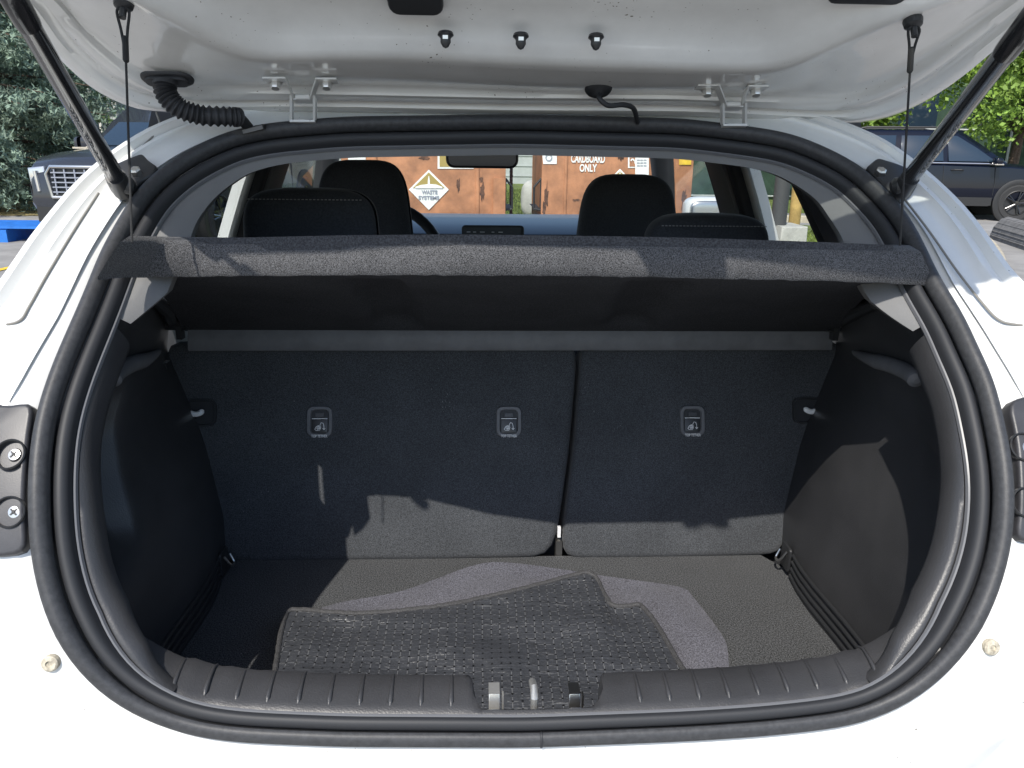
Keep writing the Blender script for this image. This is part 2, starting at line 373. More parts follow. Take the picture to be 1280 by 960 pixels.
# body rings outside of the seal
def wout(z):   return float(np.interp(z, [.5, .74, .80, .95, 1.03, 1.09, 1.15, 1.2, 1.27, 1.32, 1.36, 1.5], [.5, .45, .36, .30, .24, .165, .118, .105, .092, .085, .07, .06]))
def sfac(k):   # 1 on the sides, 0 at top
    return float(np.interp(FR[k][0].z, [1.30, 1.365], [1, 0]))
def low(k): return float(np.interp(FR[k][0].z, [1.0, 1.1], [1, 0]))
rings = []
spec = [(.0, -.02), (-.004, -.022), (-.009, -.014), (-.022, -.006), (-.034, -.006), (-.037, -.004)]
for a, n_ in spec: rings.append(ringpts(a, lambda k, n_=n_: n_*(1-.6*low(k))))
def low2(k): return float(np.interp(FR[k][0].z, [.80, .90], [1, 0]))
for fr_, hi_, lo_ in ((.20, -.002, .0), (.26, -.002, .0), (.34, -.002, .0), (.40, -.001, .001), (.43, -.001, .001), (.56, .002, .002), (.60, .007, .002), (.66, .007, .002), (.70, .001, .002), (.76, .001, .002), (.82, .010, .003), (.90, .010, .0), (.98, -.002, -.004), (1.0, -.018, -.02), (1.06, -.06, -.07), (1.12, -.16, -.2)):
    rings.append(ringpts(lambda k, f=fr_: -wout(FR[k][0].z)*f-.02*(1-f)*0, lambda k, a=hi_, c=lo_, f=fr_: (a*(1-low(k))+c*low(k)-low2(k)*float(np.interp(f, [.20, .28, .5], [0, .012, .05])))*(1 if f < .99 else float(np.interp(FR[k][0].z, [1.24, 1.33], [1, .08])))))
for r_ in rings[6:]:
    for q in r_:
        if q.z < .68: q.y += 0.0
b = MB(); b.grid(rings, closed_u=True)
body = fixnormals(b.build('tail_body', 'paint', car, smooth=50, label='white painted tail panel and pillars round the boot opening'))

for poly in ([(124,243),(92,292),(60,345),(38,384),(26,402),(4,408),(-30,411)], [(1124,243),(1160,290),(1195,340),(1228,382),(1247,401),(1268,407),(1310,410)], [(196,142),(200,160),(186,178),(160,200)]):
    pts = spline([surf(*p)+snorm(surf(*p).z)*.0022 for p in poly], 50); b = MB(); b.tube(pts, .0014, 6); b.build('panel_seam', 'seam', body)
# ---- bumper shelf below
b = MB(); rows = []
for px in np.linspace(-.84, .84, 41):
    bow = .05*(px/.84)**2
    rows.append([Vector((px, .60+bow, .60)), Vector((px, .56+bow, .585)), Vector((px, .50+bow, .57)), Vector((px, .47+bow, .54)), Vector((px, .46+bow, .42)), Vector((px, .50+bow, .25))])
b.grid(rows); fixnormals(b.build('bumper', 'paint', car))

# ---- lamp mounts: black brackets either side, with recessed screws
def lampmount(poly, holes, name):
    c3 = [surf(*p) for p in poly]; z0 = sum(p.z for p in c3)/len(c3); n = snorm(z0)
    pts = smoothc(resample(c3, 60, closed=True), 2); pts = [Vector(p)+snorm(p[2])*.007 for p in pts]
    b = MB(); b.plate(pts, n, .02, .004)
    o = b.build(name, 'lamp_plastic', car)
    for hx, hy in holes:
        c = surf(hx, hy); nn = snorm(c.z); c = c+nn*.0085
        h = MB(); h.lathe(c, nn, [(.0165, -.004), (.0165, .0), (.0155, .0010), (.0145, .0), (.0135, -.010), (.0001, -.012)], 28)
        ho = h.build('screw_recess', 'plastic_s', o)
        s = MB(); u = Vector((1, 0, 0)); v = nn.cross(u); c2 = c+u*.004-v*.0
        s.lathe(c2, nn, [(.0075, -.010), (.0075, -.005), (.006, -.002), (.0022, -.0015), (.0018, -.004), (.0001, -.004)], 16)
        for k in range(2):
            rot = Matrix((u, v, nn)).transposed() @ Matrix.Rotation(R(45+90*k), 3, 'Z')
            s.box(c2+nn*-.0012, (.0085, .0013, .0012), rot, mi=1)
        s.build('screw', ['steel', 'darkprint'], ho)
    return o
# ribs text like moulding marks are left to the grain of the plastic
lampmount([(-90,470),(-20,497),(10,513),(27,507),(40,503),(47,505),(40,540),(37,570),(34,610),(34,650),(38,691),(0,695),(-90,697)], [(17,570),(17,640)], 'tail_lamp_mount')
lampmount([(1400,470),(1300,493),(1270,500),(1254,503),(1262,530),(1268,565),(1270,610),(1269,650),(1263,676),(1300,679),(1400,681)], [(1275,561),(1277,628)], 'tail_lamp_mount')
# bump stops
for p in ((63, 829), (1239, 809)):
    c = surf(*p); nn = snorm(c.z); b = MB(); b.lathe(c, nn, [(.0088, -.004), (.0085, .002), (.007, .0035), (.0035, .0038), (.003, .002), (.0001, .002)], 16); b.build('bolt_head', 'rust', car)

# ---- inside rim trims: loop of black plastic below, grey pillar trim and headliner above
def zmix(z, lo, hi, a, b_): return float(np.interp(z, [lo, hi], [a, b_]))
def is_up(k): return FR[k][0].z > 1.15
upr = [k for k in range(NS) if is_up(k)]; lor = [k for k in range(NS) if not is_up(k)]
# rotate lists so that they run contiguous
def contig(l):
    for s in range(len(l)):
        if l[s]-l[s-1] != 1 and (l[s]-l[s-1]) % NS != 1: return l[s:]+l[:s]
    return l
upr = contig(upr); lor = contig(lor)
def sidew(k): return float(np.interp(FR[k][0].z, [1.15, 1.19, 1.24, 1.30, 1.365], [.003, .034, .036, .024, .005]))
b = MB()
b.grid([[ringpts(.034, -.02, [k])[0], ringpts(.037, -.017, [k])[0], ringpts(.038+sidew(k)*.35, -.020, [k])[0], ringpts(.038+sidew(k)*.8, -.022-.2*sidew(k), [k])[0], ringpts(.039+sidew(k), -.024-.3*sidew(k), [k])[0], ringpts(.038+sidew(k), -.024-.3*sidew(k), [k])[0]+Vector((0, .02, 0)), ringpts(.020+sidew(k)*.8, -.024-.3*sidew(k), [k])[0]+Vector((0, .045, 0))] for k in upr])
b.build('headliner_trim', 'grey_trim', car, smooth=60, label='grey trim arch lining the top of the boot opening')

# ---- boot side trims (left / right)
lowpts = [(k, FR[k][0]+FR[k][1]*.036+FR[k][2]*-.018) for k in lor]
def rimcurve(side):
    l = [p for k, p in lowpts if p.x*side > .0]
    l.sort(key=lambda p: p.z); return l
FLZ = .60
def ysb(z): return 1.284+(z-.6)*.368          # seatback plane
def xsb(z, side):
    v = float(np.interp(z, [.6, .68, .80, .97, 1.2], [.528, .535, .57, .635, .62])); return side*v
def side_trim(side):
    def S(x, a, c): t = min(1, max(0, (x-a)/(c-a))); return t*t*(3-2*t)
    def wall(xR, xS, u, z):
        base = xR+(xS-xR)*(u**1.3)
        rec = .030*math.exp(-((u-.30)/.18)**2)*np.interp(z, [.76, .90, 1.0, 1.05, 1.13], [.0, 1, 1, .6, .2])
        wh = .030*math.exp(-((u-.75)/.28)**2)*np.interp(z, [.60, .84, .97], [.75, .8, .0])
        if side < 0: rec += .030*S(u, .16, .20)*(1-S(u, .40, .44))*S(z, .80, .83)*(1-S(z, 1.0, 1.02))
        return base+rec-wh+.004
    rim = rimcurve(side); zr = np.array([p.z for p in rim]); xr = np.array([abs(p.x) for p in rim]); 
    b = MB(); rows = []
    zs = np.r_[np.linspace(.60, .76, 9), np.linspace(.775, 1.14, 32)]
    nu = 50
    for z in zs:
        row = []
        # rim point and a forward running return
        zc = max(z, .79); xR = max(float(np.interp(zc, zr, xr)), float(np.interp(z, [.95, 1.1], [.50, .44]))); yR = g(zc)+.02
        if z < .79: yR = .75
        xS = abs(xsb(z, 1))
        for j in range(nu):
            u = j/(nu-1); y = yR+(ysb(z)-yR)*u
            row.append(Vector((side*wall(xR, xS, u, z), y, z)))
        rows.append(row)
    b.grid(rows)
    # folded band that returns to the rim
    ks = [k for k, p in lowpts if p.x*side > 0]
    o = b.build('boot_side_trim', 'plastic', car, smooth=60)
    # rounded support rail nose
    pts = []
    for y, z in ((.955, 1.050), (.965, 1.052), (1.0, 1.050), (1.06, 1.043), (1.13, 1.032), (1.22, 1.02)):
        yR_ = g(z)+.02; u = (y-yR_)/(ysb(z)-yR_); xR_ = max(float(np.interp(z, zr, xr)), float(np.interp(z, [.95, 1.1], [.50, .44])))
        pts.append(Vector((side*(wall(xR_, abs(xsb(z, 1)), u, z)-.007), y, z)))
    l = MB(); l.tube(spline(pts, 24), [.004, .008]+[.0115]*16+[.010, .009, .008, .007, .006, .004], 14)
    l.build('shelf_rail', 'bar', o, smooth=60)
    # vertical rib below the ledge
    l = MB(); x = .575
    l.tube([Vector((side*.588, 1.19, .86)), Vector((side*.592, 1.20, .93)), Vector((side*.60, 1.21, 1.0))], .008, 10)
    l.build('moulded_rib', 'plastic', o)
    # cloth hook bracket under the shelf pivot
    q = at(1056, 462, Y=1.36) if side > 0 else at(207, 464, Y=1.36)
    l = MB(); l.box(q, (.014, .02, .035)); l.box(q+Vector((side*.012, -.004, -.022)), (.004, .012, .026)); l.build('bag_hook', 'plastic_s', o)
    # three grooves at the floor edge
    for j in range(4):
        l = MB(); zz = .612+.013*j; pts = []
        for y in np.linspace(.80, 1.20, 9):
            u = (y-.75)/(ysb(zz)-.75); xR = .50; pts.append(Vector((side*(wall(xR, abs(xsb(zz, 1)), u, zz)-.001), y, zz)))
        l.tube(pts, .0034, 8); l.build('vent_rib', 'plastic_s', o)
    # square pocket with metal loop near the seat foot
    q = Vector((side*.502, 1.225, .635)); l = MB()
    fr = [Vector((q.x-side*.0, q.y+a_, q.z+b_)) for a_, b_ in rrect(.038, .046, .006)]
    l.plate(fr, (-side, 0, 0), .004, .001); l.build('tie_down_pocket', 'plastic_s', o)
    l = MB(); l.tube(spline([q+Vector((-side*.004, -.015, .018)), q+Vector((-side*.014, -.012, 0)), q+Vector((-side*.012, .01, -.008)), q+Vector((-side*.004, .014, .008))], 12), .0022, 8); l.build('tie_down_loop', 'steel', o)
    return o
for s in (-1, 1): side_trim(s)
# plastic return band round the lower opening
b = MB()
for sd in (-1, 1):
    kk = [k for k in lor if FR[k][0].x*sd > .375 and FR[k][0].z < 1.16]
    def tf(k): return float(np.interp(FR[k][0].z, [.76, .80, .95, 1.05, 1.15], [.35, .95, .8, .45, .25]))*float(np.interp(abs(FR[k][0].x), [.375, .44], [.1, 1]))
    b.grid([[ringpts(.034, -.024, [k])[0], ringpts(.0375, -.0185, [k])[0], ringpts(.037+.004*tf(k), -.0175, [k])[0], ringpts(.037+.010*tf(k), -.021, [k])[0], ringpts(.037+.016*tf(k), -.030, [k])[0], ringpts(.037+.019*tf(k), -.044, [k])[0], ringpts(.037+.015*tf(k), -.052, [k])[0], ringpts(.037, -.060, [k])[0], ringpts(.026, -.068, [k])[0]] for k in kk])
    b.build('opening_trim', 'plastic', car, smooth=60); b = MB()

# ---- light grey pillar trims above the ledges, pillars and side glass
def side_shell(side):
    # inner side wall above the belt: grey pillars between windows, positions along Y; tumblehome in x(z)
    def X(z, off=0): return side*(float(np.interp(z, [.95, 1.05, 1.2, 1.3, 1.38], [.665, .645, .585, .54, .50]))+off)
    Zb, Zt = 1.02, 1.37
    def strip(name, yb0, yb1, yt0, yt1, material, off=0, th=.03, zb=Zb, zt=Zt, parent=car):
        b = MB(); rows = []
        for j in range(6):
            t = j/5; z = zb+(zt-zb)*t; ya, yb = yb0+(yt0-yb0)*t, yb1+(yt1-yb1)*t
            rows.append([Vector((X(z, off+th), ya, z)), Vector((X(z, off+.006), ya, z)), Vector((X(z, off), ya+(yb-ya)*.15, z)), Vector((X(z, off), yb-(yb-ya)*.15, z)), Vector((X(z, off+.006), yb, z)), Vector((X(z, off+th), yb, z))])
        b.grid(rows, closed_u=True); return fixnormals(b.build(name, material, parent, smooth=50))
    # rear quarter trim: from the opening rim forward to the rear door glass
    yq0 = 1.0
    b = MB(); rows = []
    for j in range(9):
        t = j/8; z = 1.03+.33*t
        yf = 1.36+.16*t
        yr = g(z)+.05
        rows.append([Vector((X(z, -.0-.03*(1-u)*np.interp(z, [1.03, 1.3], [1.0, .6])*1.6), yr+(yf-yr)*u, z)) for u in np.linspace(0, 1, 8)])
    b.grid(rows); b.build('quarter_trim', 'plastic', car, smooth=60)
    strip('rear_pillar_seal', 1.36, 1.42, 1.53, 1.57, 'rubber2', .004)
    strip('door_frame', 1.845, 1.90, 1.80, 1.85, 'paint', .02)
    strip('door_seal', 1.905, 1.945, 1.855, 1.895, 'rubber2', .0)
    strip('centre_pillar', 1.95, 2.09, 1.90, 2.03, 'grey_trim', -.012)
    strip('door_seal', 2.095, 2.13, 2.035, 2.07, 'rubber2', .0)
    strip('door_frame', 2.135, 2.18, 2.075, 2.12, 'paint', .02)
    strip('front_pillar', 2.98, 3.06, 2.50, 2.60, 'grey_trim', -.02, th=.06)
    # roof rail and belt line
    b = MB(); b.grid([[Vector((X(1.36, -.03), y, 1.37)), Vector((X(1.36, -.02), y, 1.345)), Vector((X(1.34, .02), y, 1.335)), Vector((X(1.34, .06), y, 1.35)), Vector((X(1.36, .05), y, 1.41))] for y in (1.30, 1.6, 2.0, 2.5, 2.75)])
    b.build('roof_rail_trim', 'grey_trim', car)
    b = MB(); b.grid([[Vector((X(1.0, .0), y, .62)), Vector((X(1.0, -.03), y, .95)), Vector((X(1.0, -.01), y, 1.035)), Vector((X(1.03, .03), y, 1.04)), Vector((X(1.03, .10), y, 1.02)), Vector((X(1.0, .16), y, .85)), Vector((X(1.0, .17), y, .5)), Vector((X(1.0, .13), y, .25))] for y in (1.45, 1.9, 2.3, 2.7, 3.1)])
    b.build('side_door', ['paint'], car)
    # glass
    b = MB()
    for (y0, y1, t0, t1) in ((1.42, 1.845, 1.57, 1.80), (2.18, 2.98, 2.12, 2.50)):
        b.grid([[Vector((X(1.03, .024), y0, 1.03)), Vector((X(1.03, .024), y1, 1.03))], [Vector((X(1.35, .024), t0, 1.35)), Vector((X(1.35, .024), t1, 1.35))]])
    b.build('side_window', 'glass', car)
    # quarter panel outside
    b = MB(); b.grid([[Vector((X(z, .03+.05*(z < 1.1)), y, z)) for z in (.5, .8, 1.0, 1.08, 1.2, 1.27)] for y in (1.15, 1.25, 1.35, 1.5)])
    b.build('quarter_panel', 'paint', car)
for s in (-1, 1): side_shell(s)
for s in (-1, 1):
    b = MB(); b.grid([[Vector((s*.70, y, z)) for z in (.2, .5, .8, .98, 1.07)] for y in (.76, .9, 1.05, 1.22)]); b.build('light_block_sheet', 'rubber2', car)  # unseen dark sheet added to stop sun leaking through the body side gap
# pale triangles of pillar trim just below the shelf ends
for poly in ([(157,349),(170,360),(184,372),(178,388),(165,401),(146,411),(124,421),(136,392)], [(1128,362),(1140,375),(1155,400),(1166,418),(1148,412),(1122,402),(1108,380),(1116,368)]):
    side = -1 if poly[0][0] < 640 else 1
    pts = [at(x, y, X=side*(.525)) for x, y in poly]
    b = MB(); b.plate(smoothc(resample(pts, 40, closed=True), 1), (-side, -.15, .1), .02, .004); b.build('pillar_trim', 'grey_trim', car)

# ---- roof, headliner
b = MB(); b.grid([[Vector((x, y, z-.03*(abs(x)/.56)**3)) for x in np.linspace(-.50, .50, 15)] for y, z in ((1.20, 1.415), (1.26, 1.432), (1.5, 1.452), (2.0, 1.46), (2.45, 1.44), (2.66, 1.40))])
b.build('roof', 'paint', car, smooth=60)
b = MB(); b.grid([[Vector((x, y, z-.03*(abs(x)/.56)**3)) for x in np.linspace(-.50, .50, 15)] for y, z in ((1.21, 1.366), (1.26, 1.375), (1.5, 1.385), (2.0, 1.395), (2.45, 1.38), (2.62, 1.36))], flip=True)
b.build('headliner', 'headliner', car, smooth=60)
# gutter between the roof edge and seal that holds the hinges
b = MB(); b.grid([[Vector((x, 1.165-.08*(abs(x)/.5)**3.0+dy, z-.040*(abs(x)/.52)**2.6)) for x in np.linspace(-.41, .41, 31)] for dy, z in ((0.02, 1.372), (.045, 1.372), (.052, 1.384), (.058, 1.414))])
b.build('roof_gutter', 'paint', car, smooth=60)
# ---- dashboard, windscreen, wheel, mirror, screen
b = MB(); b.grid([[Vector((x, y+.05*(x/.7)**2, z)) for x in np.linspace(-.7, .7, 21)] for y, z in ((2.55, .80), (2.56, 1.0), (2.58, 1.045), (2.63, 1.065), (2.72, 1.083), (2.85, 1.095), (3.1, 1.09), (3.3, 1.05))])
b.build('dashboard', 'dash', car, smooth=70)
b = MB(); b.grid([[Vector((x, 2.62+.05*(x/.7)**2, 1.058)), Vector((x, 2.605+.05*(x/.7)**2, 1.063)), Vector((x, 2.60+.05*(x/.7)**2, 1.056))] for x in np.linspace(-.66, .66, 21)])
b.build('dash_seam', 'plastic_s', bpy.data.objects['dashboard'])
b = MB(); b.grid([[Vector((x, 3.25-.06*(x/.7)**2, 1.05)), Vector((x*.97, 3.0-.06*(x/.7)**2, 1.19)), Vector((x*.86, 2.66-.05*(x/.7)**2, 1.395))] for x in np.linspace(-.68, .68, 17)])
b.build('windscreen', 'glass', car, smooth=70)
c0, c1 = at(577, 283, Y=2.56), at(655, 306, Y=2.56); w_ = c1.x-c0.x; h_ = c0.z-c1.z; cc = (c0+c1)/2
b = MB(); b.plate([cc+Vector((x, 0, z)) for x, z in rrect(w_, h_+.01, .012)], (0, -1, .15), .03, .004)
scr = b.build('display_screen', 'plastic_s', car)
b = MB(); b.plate([cc+Vector((x-.003, -.003, z)) for x, z in rrect(w_-.016, h_-.004, .003)], (0, -1, .15), .003, 0); b.build('screen_glass', 'screen', scr)
b = MB()
for r_, row in enumerate(((-.08, -.06, -.035, .0, .025), (-.085, -.07, -.045, -.01, .02, .05), (-.085, -.07, -.05))):
    for x in row: b.box(cc+Vector((x, -.0065, .012-.014*r_)), (.008+.012*rnd.random(), .0004, .0026))
b.build('screen_print', 'print', scr)
# steering wheel
sw = Vector((-.35, 2.30, 1.0)); b = MB(); ax = Vector((0, -.93, .37)).normalized(); u = Vector((1, 0, 0)); v = ax.cross(u)
pts = [sw+(u*math.cos(a)+v*math.sin(a))*.185 for a in np.linspace(0, 2*math.pi, 49)]
b.tube(pts, .016, 12, cap=False); b.lathe(sw, ax, [(.0001, .02), (.06, .015), (.07, -.02), (.0001, -.04)], 20)
for a in (0, math.pi, -math.pi/2): b.tube([sw, sw+(u*math.cos(a)+v*math.sin(a))*.18], .014, 8)
b.build('steering_wheel', 'plastic_s', car)
# mirror
b = MB(); m0, m1 = at(557, 186, Y=2.44), at(648, 209, Y=2.44); mc = (m0+m1)/2; mw = m1.x-m0.x
b.plate([mc+Vector((x, 0, z)) for x, z in rrect(mw, .062, .024)], (0, -1, -.1), .035, .008)
mir = b.build('rear_view_mirror', 'plastic_s', car)
b = MB(); b.plate([mc+Vector((x, -.002, z)) for x, z in rrect(mw-.016, .046, .018)], (0, -1, -.16), .002, 0)
b.build('mirror_glass', mat('mirror_dark_reflection', (.05, .055, .06), .08, metal=1), mir)  # near-black colour painted in place of a dark reflection
b = MB(); b.tube([mc+Vector((0, .02, 0)), mc+Vector((.0, .06, .06)), mc+Vector((0, .1, .10))], .012, 10); b.build('mirror_stalk', 'plastic_s', mir)
# door mirror seen through the right window
q = at(884, 266, X=.87); b = MB(); b.grid(rbox(q, (.20, .10, .13), .5)); b.build('door_mirror', 'paint', car)
b = MB(); b.grid(rbox(q+Vector((-.005, -.045, 0)), (.16, .03, .10), .5)); b.build('mirror_face', 'steel', bpy.data.objects['door_mirror'])
q = Vector((-q.x, q.y, q.z)); b = MB(); b.grid(rbox(q, (.20, .10, .13), .5)); b.build('door_mirror', 'paint', car)

# ---- seats
def front_seat(x, ztop, xw=.27):
    b = MB(); b.grid(rbox((x, 2.13, .79), (.50, .16, .56), .45, top=.92)); s = b.build('front_seat', 'seat', car, smooth=80)
    b = MB(); b.grid(rbox((x, 2.11, ztop-.15), (xw*1.06, .12, .31), .5, 32, 22, top=.80)); b.build('headrest', 'seat', s, smooth=80)
    for dx in (-.06, .06): b = MB(); b.tube([(x+dx, 2.12, ztop-.3), (x+dx, 2.12, ztop-.15)], .007, 8); b.build('headrest_post', 'steel', s)
fx0, fx1 = at(392, 250, Y=2.06), at(511, 250, Y=2.06); front_seat((fx0.x+fx1.x)/2, at(450, 202, Y=2.11).z, (fx1.x-fx0.x)*1.06)
fx0, fx1 = at(726, 270, Y=2.06), at(850, 270, Y=2.06); front_seat((fx0.x+fx1.x)/2, at(787, 220, Y=2.11).z, (fx1.x-fx0.x)*1.06)
def rear_headrest(xl, xr, ytop, ys):
    a, c = at(xl, 290, Y=1.455), at(xr, 290, Y=1.455); zt = at((xl+xr)/2, ytop, Y=1.49).z; w = c.x-a.x; x = (a.x+c.x)/2
    b = MB(); b.grid(rbox((x, 1.50, zt-.085), (w*1.02, .10, .17), .52, 36, 22, top=.95)); h = b.build('rear_headrest', 'seat', car, smooth=80)
    b = MB(); zz = at((xl+xr)/2, ys, Y=1.46).z
    for k in range(30):
        xx = x-w*.40+w*.8*k/29; b.box((xx, 1.4492, zz), (w*.8/29*.55, .003, .0014))
    b.build('stitching', 'stitch', h)
    b = MB()
    for dx in (-.06, .06): b = MB(); b.tube([(x+dx, 1.5, zt-.25), (x+dx, 1.5, zt-.1)], .007, 8); b.build('headrest_post', 'steel', h)
rear_headrest(298, 470, 235, 249); rear_headrest(811, 971, 267, 282)
# rear seatbacks, split 60/40
SBO = Vector((0, ysb(.6), .6)); SBV = Vector((0, .368, 1)).normalized(); SBN = Vector((0, -1, .368)).normalized()
def onsb(x, y, off=0.): return on_plane(x, y, SBO+SBN*off, SBN)
def seatback(poly):
    pts = [onsb(*p) for p in poly]; pts = resample(pts, 90, closed=True); pts = smoothc(pts, 2)
    b = MB(); b.plate(pts, SBN, .10, .012, 4); return b.build('rear_seatback', 'seatback', car, smooth=50)
sbl = seatback([(205,425),(721,425),(722,445),(712,560),(700,650),(695,672),(690,697),(560,700),(268,703),(262,690),(250,600),(205,470)])
sbr = seatback([(727,425),(1055,425),(1052,480),(1030,560),(1000,640),(985,660),(980,694),(830,698),(706,699),(702,685),(706,650),(718,560),(726,450)])
b = MB(); q = onsb(698, 685, -.02); b.box(q, (.012, .02, .04)); b.box(q+Vector((0, .0, .035)), (.006, .01, .02), mi=1); b.build('seat_lock', ['steel', 'white_plastic'], car)

def textmesh(txt, size, ext=.0002, bold=.0):
    c = bpy.data.curves.new('t', 'FONT'); c.body = txt; c.size = size; c.extrude = ext; c.offset = bold*size; c.align_x = 'CENTER'; c.align_y = 'CENTER'
    o = bpy.data.objects.new('t', c); COL.objects.link(o); dg = bpy.context.evaluated_depsgraph_get()
    me = bpy.data.meshes.new_from_object(o.evaluated_get(dg)); v = [tuple(x.co) for x in me.vertices]; f = [tuple(p.vertices) for p in me.polygons]
    bpy.data.objects.remove(o); bpy.data.meshes.remove(me); return v, f
def put(mb, vf, o, u, v, n, mi=None, sx=1.):
    vs_, f = vf; mb.add([o+u*(a*sx)+v*b_+n*c for a, b_, c in vs_], f, mi)
TETHER = textmesh('TOP TETHER', .0072, .0002, .012)
for (x, y) in ((400, 527), (636, 527), (865, 526)):
    c = onsb(x, y, .0); U = Vector((1, 0, 0)); V = SBV; n_ = SBN
    P = lambda a, b_, o=0.: c+U*a+V*b_+n_*o
    b = MB()
    # frame ring
    out = rrect(.048, .058, .012); inn = rrect(.035, .046, .008); inn2 = rrect(.032, .043, .007)
    rows = [[P(*p, -.004) for p in out], [P(*p, .002) for p in out], [P(p[0]*.96, p[1]*.96, .0045) for p in out], [P(*p, .0045) for p in inn], [P(*p, .002) for p in inn2], [P(*p, .0005) for p in inn2]]
    b.grid(rows, closed_u=True, flip=True); fr_ = fixnormals(b.build('tether_anchor', 'bar', car))
    b = MB(); b.plate([P(*p, .0012) for p in inn], n_, .004, 0); b.build('anchor_recess', 'rubber2', fr_)
    b = MB(); b.plate([P(a, b_-.0085, .0025) for a, b_ in rrect(.030, .0265, .003)], n_, .003, .001); b.build('anchor_flap', 'plastic_s', fr_)
    b = MB(); b.box(P(0, .0125, .003), (.016, .003, .007), Matrix((U, -n_, V)).transposed()); b.build('anchor_bar', 'plastic', fr_)
    b = MB()
    b.box(P(0, .0055, .0031), (.029, .0009, .0012), Matrix((U, -n_, V)).transposed())
    # child seat pictogram: seat shell, strap loop and arrow
    def stroke(pts_, w=.0009):
        for i in range(len(pts_)-1):
            a_, d_ = Vector(pts_[i]), Vector(pts_[i+1]); L = (d_-a_).length; t_ = (d_-a_)/L; nn = Vector((-t_.y, t_.x))*w/2; e = t_*w*.3
            q = [a_-e+nn, a_-e-nn, d_+e-nn, d_+e+nn]; b.add([P(k.x, k.y-.0085, .0030) for k in q], [(0, 1, 2, 3)])
    stroke([(-.009, -.006), (-.0065, -.008), (.0, -.008), (.002, -.003), (.0005, .002), (.003, .0065), (.0065, .0055), (.008, .0), (.008, -.006)])
    stroke([(.0058, -.004), (.008, -.0068), (.0102, -.004)])
    stroke([(-.009, -.006), (-.006, -.001), (-.002, .001), (.0, -.003)], .0011)
    for k in range(4): stroke([(-.006+.001*k, -.004+.0017*k), (-.001, -.0045+.0016*k)], .0009)
    stroke([(-.004, -.006), (.0, -.005)], .0014); stroke([(-.001, .001), (.001, -.0065)], .0012)
    put(b, TETHER, P(0, -.0275, .0052), U, V, n_, sx=.72)
    b.build('tether_print', 'print', fr_)
# release latch recesses
for (x, y), s in (((252, 516), -1), ((1008, 513), 1)):
    c = onsb(x, y, .001); P = lambda a, b_, o=0.: c+Vector((1, 0, 0))*a+SBV*b_+SBN*o
    b = MB(); b.grid([[P(*p, -.001) for p in rrect(.055, .052, .014)], [P(*p, .0035) for p in rrect(.055, .052, .014)], [P(*p, .0035) for p in rrect(.048, .045, .011)], [P(*p, .001) for p in rrect(.046, .043, .010)]], closed_u=True)
    o = fixnormals(b.build('latch_recess', 'plastic_s', car)); b = MB(); b.plate([P(*p, .0015) for p in rrect(.046, .043, .01)], SBN, .003, 0); b.build('recess_floor', 'rubber2', o)
    c2 = onsb(245 if s < 0 else 1014, 516 if s < 0 else 513, .01)
    b = MB(); b.tube(spline([c2+Vector((s*.014, -.002, .001)), c2+Vector((s*.0, -.004, -.0015)), c2+Vector((-s*.009, -.003, .001)), c2+Vector((-s*.014, .0, .006))], 12), [.0052]*10+[.004, .002], 10); b.build('release_lever', 'white_plastic', o)
# speck
# ---- boot floor
b = MB()
fl = [Vector((-.545, .70, FLZ)), Vector((.528, .70, FLZ)), Vector((.522, 1.235, FLZ)), Vector((.485, 1.30, FLZ)), Vector((-.50, 1.30, FLZ)), Vector((-.545, 1.24, FLZ))]
b.plate(fl, (0, 0, 1), .03, .006); b.build('boot_floor', 'floor', car)
b = MB(); b.box((0, 1.4, .56), (1.4, 1.6, .02)); b.build('underfloor', 'rubber2', car)
# ---- sill trim with ribs and latch notch
def sillrow(x, w):
    """w 0..1 = amount of notch"""
    yo = .0; t = (x/.44)
    kk = min(range(NS), key=lambda k: abs(sealv[k].x-x)+(10 if sealv[k].z > .95 else 0))
    P0, I, n = FR[kk]; base = P0+I*.0305+n*-.007; zb = base.z
    full = [base+Vector((0, .0, -.03)), base+Vector((0, .0, -.004)), base+Vector((0, .003, .0)), base+Vector((0, .012, .004)), base+Vector((0, .030, .0085)), base+Vector((0, .046, .011)), base+Vector((0, .054, .009)), base+Vector((0, .058, .0)), base+Vector((0, .062, -.10)), base+Vector((0, .064, -.16))]
    nt_ = [base+Vector((0, .0, -.03)), base+Vector((0, .0, -.004)), base+Vector((0, .003, .0)), base+Vector((0, .007, .0015)), base+Vector((0, .010, .0)), base+Vector((0, .0115, -.02)), base+Vector((0, .012, -.05)), base+Vector((0, .0125, -.08)), base+Vector((0, .013, -.12)), base+Vector((0, .014, -.16))]
    return [Vector((x, *(a.lerp(c, w)).yz)) for a, c in zip(full, nt_)]
b = MB(); rows = []
nl, nr = at(592, 870, Z=.765).x, at(752, 870, Z=.765).x
xs = sorted(set(list(np.linspace(-.445, .445, 91))+[nl-.012, nl-.006, nl-.002, nl+.004, nl+.012, nr+.012, nr+.006, nr+.002, nr-.004, nr-.012]))
for x in xs:
    w = float(np.interp(x, [nl-.004, nl+.010, nr-.010, nr+.004], [0, 1, 1, 0])); w = w*w*(3-2*w)
    rows.append(sillrow(x, w))
b.grid(rows)
sill = b.build('sill_trim', 'plastic', car, smooth=45, label='grained black scuff trim along the boot sill')
fixnormals(sill)
